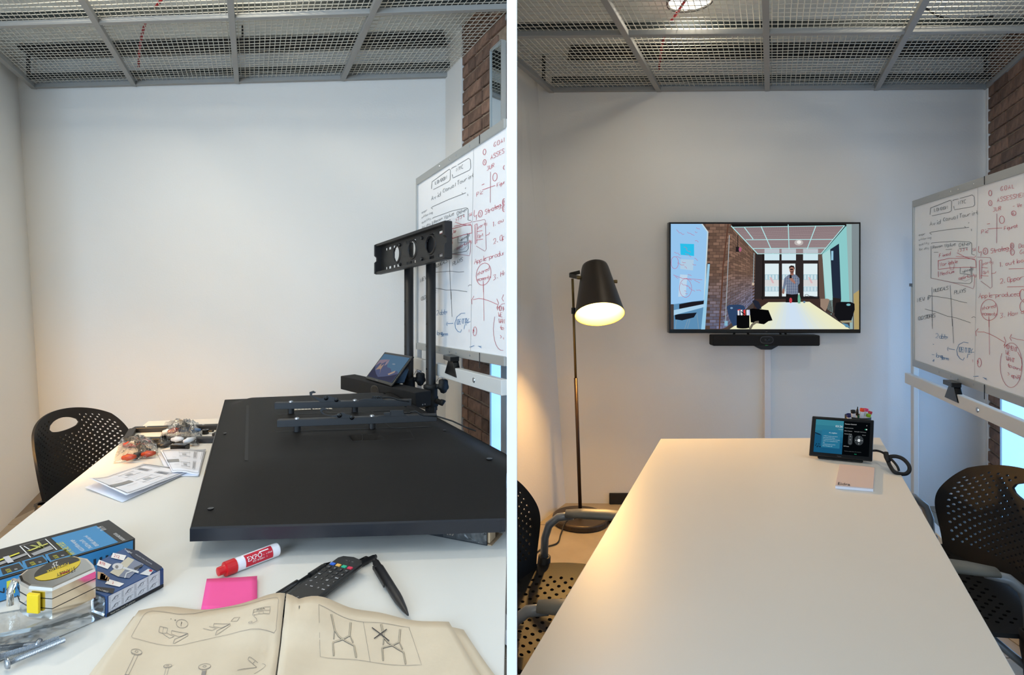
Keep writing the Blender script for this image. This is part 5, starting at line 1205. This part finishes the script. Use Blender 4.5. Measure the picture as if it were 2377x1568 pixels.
# red dry-erase marker
p0, p1 = Zp(505, 1328, TT + .018), Zp(644, 1275, TT + .018); ax = (p1 - p0).normalized(); L = (p1 - p0).length; rm = .0172
p0 = p0.copy(); p0.z = p1.z = TT + rm
t = thing('dry_erase_marker', 'red and white dry-erase marker lying above the pink notes', 'marker', ((p0 + p1) / 2).to_tuple())
REDM = M('marker_red', (196, 20, 30), .35); WHM = M('marker_white', (232, 230, 236), .35)
MB().lathe([(.004, 0), (.010, .001), (.0105, .012), (.0115, .016), (rm * .98, .017), (rm, L * .27)], p0, ax, 24).build('cap', REDM, t, smooth=False)
MB().lathe([(rm * .93, L * .262), (rm * .95, L * .33), (rm * .93, L * .37), (rm * .95, L * .40), (rm * .96, L * .985), (rm * .90, L), (.002, L)], p0, ax, 24).build('barrel', WHM, t, smooth=False)
side = ax.cross(Vector((0, 0, 1))).normalized()       # towards the camera
def cyl(u, v, h):
    a_ = -.35 + v; r = rm * .965 + h
    return p0 + ax * (L * u) + (side * math.cos(a_) + Vector((0, 0, 1)) * math.sin(a_)) * r
A = Art(cyl, .0004); R1 = (190, 22, 48)
mbk = [i / 12 for i in range(13)]
for i in range(12):
    A.poly([(.40, -.15 + 1.9 * mbk[i]), (.86, -.15 + 1.9 * mbk[i]), (.86, -.15 + 1.9 * mbk[i + 1]), (.40, -.15 + 1.9 * mbk[i + 1])], R1)
A.text('EXPO', .425, .60, .095, (240, 240, 240), dy=(0, 10), lay=2, sx=1.05); A.text('dry erase', .505, .28, .06, (236, 220, 222), dy=(0, 8), lay=2, sx=.8); A.text('chisel', .765, .72, .045, (236, 220, 222), dy=(0, 8), lay=2, sx=.8); A.rect(.64, 1.25, .80, 1.42, (236, 230, 232), 2)
A.line([(.70, .35), (.75, .35), (.75, .85), (.70, .85)], .006, (236, 220, 222), 2, closed=True)
A.build('label', t)
# pink sticky notes
np_ = plan([(480, 1345), (597, 1341), (597, 1420), (466, 1420)], TT + .006); t = thing('sticky_notes', 'pad of hot pink sticky notes beside the booklet', 'sticky notes', np_[0].to_tuple())
PK = M('pink_paper', (238, 82, 150), .75, var=.015)
MB().prism([p - Vector((0, 0, .0055)) for p in np_], (0, 0, .005)).build('pad', PK, t)
cpn = sum(np_, Vector()) / 4
MB().grid(lambda u, v: (np_[0] * (1 - u) + np_[1] * u) * (1 - v) + (np_[3] * (1 - u) + np_[2] * u) * v + Vector((0, 0, .0006 + .0025 * u * u * (1 - v))), [i / 8 for i in range(9)], [i / 6 for i in range(7)]).build('top_note', PK, t, smooth=True, solid=.0003)
# remote control
e0, e1 = Zp(820, 1310, TT + .0165), Zp(668, 1410, TT + .0165)
ax = (e1 - e0); LR = ax.length * 1.06; ax.normalize(); sd = Vector((-ax.y, ax.x, 0))
if sd.x < 0: sd = -sd
hw = .036; zt_ = TT + .0165
t = thing('remote_control', 'black television remote control with coloured buttons, beside the pens', 'remote control', (e0.x, e0.y, TT))
f = lambda s, w, z: e0 + ax * s + sd * w + Vector((0, 0, z - e0.z + .0165 * max(0, 1 - s / .16)))
out = [(0.012, -hw), (.002, -hw * .78), (-.003, 0), (.002, hw * .78), (.012, hw), (LR, hw), (LR, -hw)]
n = len(out); mb = MB()
rr_ = [[f(s, w * .86, TT + .001) for s, w in out], [f(s, w * 1.0, TT + .009) for s, w in out], [f(s, w, zt_ - .002) for s, w in out], [f(s + (.002 if s < .02 else 0), w * .95, zt_) for s, w in out]]
mb.add([p for r in rr_ for p in r], [(k * n + i, k * n + (i + 1) % n, (k + 1) * n + (i + 1) % n, (k + 1) * n + i) for k in range(3) for i in range(n)] + [tuple(range(n))[::-1], tuple(range(3 * n, 4 * n))])
mb.build('case', M('remote_black', (20, 20, 22), .4), t, bevel=.001)
BTN = M('button_rubber', (17, 17, 18), .55); cols = [M('button_' + k, c, .45) for k, c in (('blue', (40, 96, 196)), ('amber', (226, 170, 84)), ('green', (32, 170, 128)), ('red', (206, 46, 74)))]
A = Art(lambda u, v, h: f(u, v, zt_ + .0036 + h), .0002); A0 = Art(lambda u, v, h: f(u, v, zt_ + h + .0002), .0002)
rows = [('v', .046), ('w', .060)]
r = 0; marks = ['<<', 'II', '<', '>>', '*', 'FAV', '>', 'o', 'INFO', '^', '-', 'GUIDE', 'Q', '<', 'OK', '>', 'TV', 'v', '+', 'SET', 'p', 'EXIT', 'M', 'BACK', '-', '0', 'L', 'MUTE', '9', '8', '7', 'CH', '6', '5', '4', 'VOL', '3', '2', '1', 'AV', '2', '1']
mi = 0
for s in [.043 + .0148 * i for i in range(int((LR - .05) / .0148))]:
    for k in range(4):
        w = (-1.5 + k) * .0168; h2 = .0055 if r else .004
        m = cols[k] if r == 0 else BTN
        MB().hexa([f(s - h2, w - .0065, zt_ - .0005), f(s + h2, w - .0065, zt_ - .0005), f(s + h2, w + .0065, zt_ - .0005), f(s - h2, w + .0065, zt_ - .0005)], [f(s - h2 * .85, w - .0055, zt_ + .0032), f(s + h2 * .85, w - .0055, zt_ + .0032), f(s + h2 * .85, w + .0055, zt_ + .0032), f(s - h2 * .85, w + .0055, zt_ + .0032)]).build('button', m, t)
        if r:
            A.hand(marks[mi % len(marks)], s + .002, w + .004, .0042 if len(marks[mi % len(marks)]) < 3 else .0026, .0007, (206, 206, 210), dx=(0, -1), dy=(-1, 0), jit=0); mi += 1
    r += 1
A.build('button_marks', t)
A0.text('LG', .024, .004, .011, (120, 118, 116), dx=(0, -1), dy=(-1, 0)); A0.ell(.021, .012, .0042, .0042, (120, 118, 116)); A0.build('logo', t)
# pens
def pen(label, a, b, r, clip, tipfirst=True, z=None):
    p, q = Zp(*a, TT + r), Zp(*b, TT + r); ax = (q - p).normalized(); L = (q - p).length
    t = thing('ballpoint_pen', label, 'pen', ((p + q) / 2 - Vector((0, 0, r))).to_tuple(), group='black pens by the remote')
    PB = M('pen_black', (18, 18, 21), .45)
    MB().lathe([(.0008, 0), (.0022, .004), (r * .55, L * .10), (r * .92, L * .26), (r, L * .34), (r, L * .86), (r * .8, L * .865), (r * .8, L * .985), (r * .6, L)], p, ax, 16).build('barrel', PB, t, smooth=True)
    up = Vector((0, 0, 1)); sd = ax.cross(up) * (1 if clip > 0 else -1)
    c0, c1 = p + ax * L * .88 + sd * r, p + ax * L * .52 + sd * (r + .003)
    MB().beam(c0 + sd * .003 + up * .002, c1 + up * .002, .008, .0025, sd).beam(p + ax * L * .88 + up * .002, c0 + sd * .0045 + up * .002, .008, .008, up).build('clip', PB, t, bevel=.0008)
    MB().lathe([(r * .6, 0), (r * .62, L * .03)], q, ax, 12).build('push_button', PB, t)
pen('black ballpoint pen lying alone right of the remote, tip towards the booklet', (948, 1430), (872, 1306), .0105, -1)
pen('black ballpoint pen poking out past the top of the remote', (740, 1356), (869, 1294), .0082, -1)
p, q = Zp(768, 1305, TT + .007), Zp(644, 1386, TT + .007); axp = (q - p).normalized(); L = (q - p).length
t = thing('gel_pen', 'thin clear gel pen with ribbed black grip, tight left of the remote', 'pen', ((p + q) / 2 - Vector((0, 0, .007))).to_tuple(), group='black pens by the remote')
MB().lathe([(.0006, 0), (.0018, .006), (.0038, .014), (.0062, .022), (.0062, .03)], p, axp, 14).build('tip', BLK, t, smooth=True)
MB().lathe([(.0064 + (.0007 if k % 2 else 0), .028 + .0022 * k) for k in range(22)], p, axp, 14).build('grip', RUB, t)
MB().lathe([(.0052, .074), (.0052, L - .004), (.003, L)], p, axp, 14).build('barrel', M('smoke_plastic', (40, 42, 44), .15), t, smooth=True)
MB().beam(p + axp * (L * .62) + Vector((-.005, .003, .004)), p + axp * (L * .98) + Vector((-.006, .004, .004)), .005, .0016).build('clip', RUB, t)

# open assembly booklet
PG = M('cream_newsprint', (214, 196, 170), .85, bump=.15, scale=40, var=.03, vscale=12)
spx = lambda y: 662 - 22 * (y - 1400) / 170
def wave(p):
    sx = Zp(spx(1480), 1480, TT).x
    k = p.x - sx
    return .004 + .014 * math.exp(-((abs(k) - .045) / .05) ** 2) * (1 if k < 0 else .8) + .005 * math.sin(p.x * 21 + 1.2) ** 2 * min(1, abs(k) / .1) - .002 * math.exp(-(k / .012) ** 2) + .013 * math.exp(-((k - .01) / .11) ** 4) * smooth((p.y - 1.12) / .06)
def onpage(px, py, h=0):
    p = Zp(px, py, TT + .012); return Vector((p.x, p.y, TT + .003 + wave(p) + h))
t = thing('assembly_booklet', 'open cream assembly instruction booklet at the front edge of the table', 'booklet', Zp(650, 1500, TT).to_tuple())
def page(name, f, n=26, m=16, parent=t, dz=0):
    MB().grid(lambda u, v: onpage(*f(u, v)) + Vector((0, 0, dz)), [i / n for i in range(n + 1)], [i / m for i in range(m + 1)]).build(name, PG, parent, smooth=True, solid=.0004)
YB = 1720
lerp = lambda a, b, k: a + (b - a) * k
def ltop(u): return (lerp(322, 662, u), 1414 - 12 * u - 3 * math.sin(u * 9))
def left(u, v):
    x0, y0 = ltop(u); xb = lerp(118, 622, u); return lerp(x0, xb, v ** 1.0), lerp(y0, YB, v)
def rtop(u): return (lerp(665, 1042, u), 1401 + 42 * smooth(u * .9 + .03) + 2 * math.sin(u * 8))
def right(u, v):
    x0, y0 = rtop(u); xb = lerp(626, 1212, u); return lerp(x0, xb, v), lerp(y0, YB, v)
page('left_page', left); page('right_page', right)
page('page_behind', lambda u, v: (lerp(lerp(960, 1076, u), lerp(1120, 1262, u), v), lerp(lerp(1440, 1456, u), YB, v)), 8, 10, t, -.0035)
page('page_behind', lambda u, v: (lerp(lerp(310, 420, u), lerp(90, 300, u), v), lerp(lerp(1424, 1410, u), YB, v)), 8, 10, t, -.0035)
A = Art(lambda u, v, h: onpage(u, v, h + .0009), .0003)
cL = lambda x, y: (220 + x / 4.952, 1380 + y / 4.952); cR = lambda x, y: (640 + x / 4.402, 1380 + y / 4.402)
G, K = (126, 118, 112), (66, 62, 62)
def L(pts, w=.9, c=G, m=cL, closed=False, sub=3): A.line([m(*p) for p in pts], w, c, closed=closed, sub=sub)
L([(420, 490), (560, 240), (600, 205), (660, 195), (760, 205), (960, 220), (1150, 200), (1300, 170), (1500, 160), (2060, 160), (2100, 165), (2113, 190), (2085, 480), (2060, 508), (1800, 510), (1400, 520), (1200, 545), (1000, 575), (850, 570), (640, 545), (440, 512)], .7, (150, 138, 128), closed=True)
A.ring(*cL(1003, 320), 13.5, 9.5, .8, G); A.text('?', *cL(980, 345), 14, K, dy=(.1, -1)); A.ell(*cL(925, 285), 1.6, 1.3, G); A.ell(*cL(876, 277), 1, .9, G)
for dx, dy in ((0, 0), (485, -52)):
    L([(885 + dx, 398 + dy), (1070 + dx, 435 + dy), (1072 + dx, 462 + dy), (920 + dx, 545 + dy), (900 + dx, 545 + dy), (918 + dx, 495 + dy), (1070 + dx, 438 + dy)], .9); L([(885 + dx, 398 + dy), (878 + dx, 435 + dy), (975 + dx, 470 + dy), (1055 + dx, 440 + dy)], .8)
    L([(790 + dx - (30 if dx else 0), 445 + dy), (860 + dx, 485 + dy), (915 + dx, 465 + dy), (830 + dx, 430 + dy)], .8)
# a sheet of instructions held over the parts, and the shop at the end of the phone cord
L([(735, 425), (750, 365), (790, 372), (840, 378), (825, 430), (780, 438)], .8, closed=True); L([(790, 372), (780, 438)], .7)
L([(1565, 350), (1600, 310), (1665, 322), (1635, 372)], .8, closed=True)
L([(1828, 272), (2018, 272), (2008, 352), (1812, 352)], .9, closed=True); L([(1822, 310), (2014, 314)], .8); L([(1885, 352), (1888, 322), (1938, 322), (1935, 352)], .7); A.text('IKEA', *cL(1858, 300), 6.4, K, dy=(0, -1), sx=1.5)
L([(1835, 355), (1828, 375), (1860, 410), (1865, 440), (1820, 458), (1770, 450), (1765, 440), (1790, 432), (1812, 440), (1800, 450)], .8, sub=2)
def screw(x, y, w, h, dx, dy, ln, thr):
    A.ring(*cL(x, y), w / 4.95, h / 4.95, .8, G); A.ring(*cL(x, y + 6), w / 4.95, h / 4.95, .8, G, a0=0, a1=math.pi); A.ring(*cL(x, y - 2), w * .28 / 4.95, h * .35 / 4.95, .8, G)
    for k in (-1, 1): L([(x + k * w * .33, y + h), (x + k * w * .33 + dx * ln, y + h + dy * ln)], .7)
    A.poly([cL(x - w * .33 + dx * thr, y + dy * thr + h), cL(x + w * .33 + dx * thr, y + dy * thr + h), cL(x + w * .33 + dx * ln, y + dy * ln + h), cL(x - w * .33 + dx * ln, y + dy * ln + h)], (140, 130, 122))
screw(480, 655, 62, 28, -.5, 1, 330, 220); screw(838, 818, 48, 18, -.25, 1, 200, 150); screw(1262, 862, 70, 34, -.2, 1, 120, 20)
L([(1640, 930), (1850, 850), (1870, 845), (1790, 815), (1760, 800), (1775, 770), (1800, 772), (1940, 815), (1965, 850), (1935, 880), (1790, 931)], .8); L([(1840, 795), (1815, 825)], .7)
A.text('1', *cR(222, 240), 12.5, (44, 42, 44), dx=(1, .05), dy=(.05, -1), sx=1.2)
L([(440, 210), (620, 245), (750, 270), (895, 292), (1060, 295), (1200, 302), (1362, 320), (1425, 510), (1490, 720), (1300, 708), (965, 692), (700, 665), (455, 635)], .7, (130, 122, 116), cR, True); L([(895, 292), (965, 692)], .7, (130, 122, 116), cR)
def chairframe(o, s=1):
    W_ = lambda pts: [(o[0] + x, o[1] + y) for x, y in pts]
    for pts, w in (([(570, 265), (605, 405)], 4), ([(765, 300), (755, 430)], 4), ([(600, 405), (592, 470)], 2.6), ([(758, 430), (790, 500)], 2.6), ([(605, 400), (640, 440), (685, 465), (800, 530)], 3.4), ([(755, 430), (685, 465), (580, 500)], 3.4), ([(585, 500), (592, 625)], 3.4), ([(800, 530), (822, 655)], 3.4)):
        A.line([cR(*p) for p in W_(pts)], w, (112, 106, 104), sub=2); A.line([cR(*p) for p in W_(pts)], w - 1.6, (196, 180, 152), 2, sub=2)
chairframe((0, 0)); chairframe((505, 42))
A.line([cR(983, 352), cR(1160, 470)], 2.2, (58, 54, 56), 4, sub=3); A.line([cR(1135, 358), cR(1005, 462)], 2.2, (58, 54, 56), 4, sub=3)
A.build('print', t)

# ------------------------------------------------------------------ things on the tidied table
BL, BR = W(1878, 1058, 2.362), W(2025.5, 1072, 2.283); TL, TR = W(1886, 966, 2.41), W(2029.5, 976, 2.33)
nn = (BR - BL).cross(TL - BL).normalized()
if nn.y > 0: nn = -nn
t = thing('control_tablet', 'touch control tablet showing camera controls on the tidied table', 'tablet', ((BL + BR) / 2).to_tuple())
MB().prism([BL, BR, TR, TL], -nn * .012).build('housing', BLK, t, bevel=.004, seg=3)
qb = quadmap(BL, BR, TR, TL, (BR - BL).cross(TL - BL).dot(nn) < 0)
A = Art(lambda u, v, h: qb(.065 + .875 * u, .10 + .82 * v, h + .0008), .0003, emit=.8)
TE = [(60, 140, 160), (52, 128, 152), (44, 116, 146), (36, 104, 138), (28, 92, 128), (22, 84, 120)]
for k in range(6): A.rect(0, 1 - (k + 1) / 6, .52, 1 - k / 6, TE[k])
A.poly([(0, .60), (.05, .57), (.10, .56), (.16, .48), (.24, .45), (.34, .38), (.52, .30), (.52, 0), (0, 0)], (26, 92, 130), 2); A.poly([(0, .60), (.05, .58), (.09, .56), (.12, .52), (.07, .53), (0, .57)], (18, 50, 74), 3); A.rect(.13, .16, .47, .70, (44, 122, 156), 3)
for k in range(7): A.ell(.03 + .015 * k, .2 + .05 * math.sin(k * 2), .012, .018, (14, 50, 74), 4)
A.text('03:26', .37, .80, .085, (236, 244, 246), lay=4, sx=.72); A.text('Thu, May 9', .43, .73, .03, (220, 232, 236), lay=4, sx=.6); A.text('Hi, neighbor', .26, .60, .05, (226, 240, 246), lay=5, sx=.6)
for k, s_ in enumerate(('1. Switch to present on this device', 'Share screen to the meeting', 'To connect the screen tap on the device', '2. Tap to start a meeting from here', 'with', '3. Select the device to present', 'Room: Meetingbar A20')): A.text(s_, .16, .50 - .05 * k, .034, (206, 230, 240), lay=5, sx=.55)
A.rect(.52, 0, 1, 1, (6, 9, 12))
A.text('Camera Control', .54, .905, .048, (226, 228, 230), lay=2, sx=.66); A.text('x', .93, .90, .05, (220, 220, 222), lay=2, sx=.7); A.text('Camera preview', .54, .79, .036, (200, 204, 206), lay=2, sx=.66); A.text('Select Camera', .54, .70, .036, (200, 204, 206), lay=2, sx=.66); A.text('Camera Mode', .54, .61, .036, (200, 204, 206), lay=2, sx=.66); A.text('MeetingBar A20 Camera', .72, .70, .032, (170, 174, 176), lay=2, sx=.66); A.text('Manual', .865, .61, .032, (170, 174, 176), lay=2, sx=.66); A.text('All Preset', .54, .24, .038, (210, 214, 216), lay=2, sx=.66); A.text('No preset available. Please add a preset first', .56, .10, .028, (110, 116, 118), lay=2, sx=.6); A.text('Add', .74, .03, .036, (40, 190, 140), lay=2, sx=.66)
A.ell(.925, .795, .02, .02, (30, 160, 120), 2); A.ell(.938, .795, .012, .018, (235, 238, 236), 3)
A.ell(.655, .555, .038, .06, (66, 72, 76), 2); A.ell(.655, .36, .038, .06, (66, 72, 76), 2); A.rect(.617, .36, .693, .555, (66, 72, 76), 2); A.text('+', .655, .54, .05, (210, 214, 216), lay=3, align='CENTER'); A.text('-', .655, .33, .05, (210, 214, 216), lay=3, align='CENTER'); A.text('0%', .655, .445, .032, (210, 214, 216), lay=3, align='CENTER', sx=.7)
A.ell(.81, .455, .082, .145, (60, 66, 70), 2, 28); A.ell(.81, .455, .026, .046, (232, 238, 240), 3); 
for dx, dy in ((.055, 0), (-.055, 0), (0, .1), (0, -.1)): A.ell(.81 + dx, .455 + dy, .008, .012, (200, 204, 206), 3)
A.build('screen_picture', t)
A = Art(lambda u, v, h: qb(u, v, h + .0008), .0003); A.text('Yealink', .48, .035, .032, (110, 110, 112), align='CENTER', sx=.7); A.build('logo', t)
bk = Vector((-nn.x, -nn.y, 0)).normalized()
zt = Vector((0, 0, 1)); q = [BL + bk * .004, BL.lerp(TL, .7) - nn * .012, BL + bk * .085 + zt * .05, BL + bk * .10, ]
for p_ in (q[0], q[3]): p_.z = TT + .001
MB().prism([p + (BR - BL) * .14 for p in q], (BR - BL) * .72).build('stand_wedge', BLK, t, bevel=.004)
# cup of markers
cu = Vector((1.468, 2.56, TT)); t = thing('marker_cup', 'black mesh cup of markers behind the control tablet', 'cup', cu.to_tuple())
MB().lathe([(.0, .0), (.046, .0), (.049, .004), (.049, .122), (.045, .122), (.045, .006), (.0, .006)], cu, n=32, caps=False).build('cup_wall', RUB, t, smooth=False)
mk = [((1969, 962), (30, 36, 96), 'navy', -.5), ((1980, 953), (30, 28, 32), 'black', -.15), ((1984, 966), (222, 214, 200), 'cream', -.12), ((1991.5, 964), (14, 106, 74), 'dark green', .0), ((2002, 949), (226, 74, 36), 'orange', .1), ((2001.5, 958), (120, 34, 30), 'maroon', .05), ((2011, 949), (226, 46, 112), 'pink', .15), ((2020, 955), (186, 22, 34), 'red', .28), ((2017, 962), (150, 190, 24), 'lime green', .2), ((2006, 970), (236, 234, 236), 'white', .06)]
for k, ((px, py), col, nm, tilt) in enumerate(mk):
    d = 2.53 + .012 * (k % 4); tp_ = W(px, py, d); base = cu + Vector((tilt * .05, .01 * (k % 3 - 1), .012)); base.x = cu.x + (tp_.x - cu.x) * .35; base.y = cu.y + (tp_.y - cu.y) * .5
    ax = (tp_ - base).normalized(); Ln = (tp_ - base).length
    m = thing('marker_pen', 'white marker with %s end standing in the black cup' % nm, 'marker', base.to_tuple(), group='markers in the black cup')
    MB().lathe([(.003, 0), (.0088, .004), (.0088, Ln - .012)], base, ax, 16).build('barrel', WHM, m, smooth=False)
    MB().lathe([(.0088, Ln - .012), (.0094, Ln - .011), (.0094, Ln), (.0066, Ln), (.006, Ln - .003), (.0, Ln - .003)], base, ax, 16, caps=False).build('end_cap', M('cap_' + nm.replace(' ', '_'), col, .4), m)
tp_ = W(1991, 945, 2.56); base = cu + Vector((-.006, .015, .012)); ax = (tp_ - base).normalized(); Ln = (tp_ - base).length
m = thing('marker_pen', 'slim black pen with a pointed end standing in the black cup', 'pen', base.to_tuple(), group='markers in the black cup')
MB().lathe([(.003, 0), (.0055, .004), (.0062, Ln - .03), (.004, Ln - .012), (.0022, Ln - .01), (.0018, Ln)], base, ax, 12).build('barrel', BLK, m, smooth=True)
MB().lathe([(.0066, Ln - .05), (.0066, Ln - .045)], base, ax, 12).build('band', REDM, m)
# notebook
nb = plan([(1948.7, 1077.7), (2030.6, 1085.3), (2027, 1134.3), (1939, 1127)], TT + .012); t = thing('notebook', 'pale pink notebook with black lettering in front of the control tablet', 'notebook', (nb[3] - Vector((0, 0, .012))).to_tuple())
MB().prism([p - Vector((0, 0, .0115)) for p in nb], (0, 0, .0085)).build('pages', M('notebook_pages', (232, 234, 244), .8), t)
MB().prism([p - Vector((0, 0, .003)) for p in nb], (0, 0, .003)).build('cover', M('blush_cover', (210, 192, 188), .7, var=.01), t, bevel=.0008)
A = Art(lambda u, v, h: Zp(u, v, TT + .012) + Vector((0, 0, h + .0003)), .0003); A.text('Eidra', 1943.5, 1126, 11, (24, 20, 22), dx=(.98, .09), dy=(.12, -.75), sx=1.35); A.build('lettering', t)
# coiled black cable off the tablet
t = thing('tablet_cable', 'looped black cable hanging from the table edge behind the control tablet', 'cable', W(2060, 1060, 2.2).to_tuple())
cb = [W(2024, 1047, 2.33), W(2036, 1047, 2.32), W(2050, 1052, 2.27), W(2068, 1066, 2.22), W(2082, 1082, 2.19), W(2087, 1094, 2.18)]
cb2 = [W(2058, 1062, 2.24), W(2078, 1060, 2.22), W(2096, 1066, 2.20), W(2109, 1080, 2.18), W(2111, 1092, 2.17), W(2104, 1100, 2.165), W(2092, 1101, 2.165), W(2076, 1096, 2.17), W(2066, 1082, 2.2), W(2062, 1072, 2.23), W(2060, 1062, 2.25)]
def spline(P, k=8):
    out = []
    for i in range(len(P) - 1):
        a, b, c, d = P[max(i - 1, 0)], P[i], P[i + 1], P[min(i + 2, len(P) - 1)]
        for j in range(k):
            u = j / k; out.append(.5 * ((2 * b) + (c - a) * u + (2 * a - 5 * b + 4 * c - d) * u * u + (3 * b - a - 3 * c + d) * u ** 3))
    return out + [P[-1]]
MB().tube(spline(cb), .0042, 10).build('lead', RUB, t, smooth=True); MB().tube(spline(cb2), .0068, 10).build('coil', RUB, t, smooth=True)
MB().tube([W(2056, 1051, 2.24), W(2058, 1062, 2.23), W(2063, 1072, 2.22)], .009, 10).build('strain_relief', RUB, t, smooth=True)
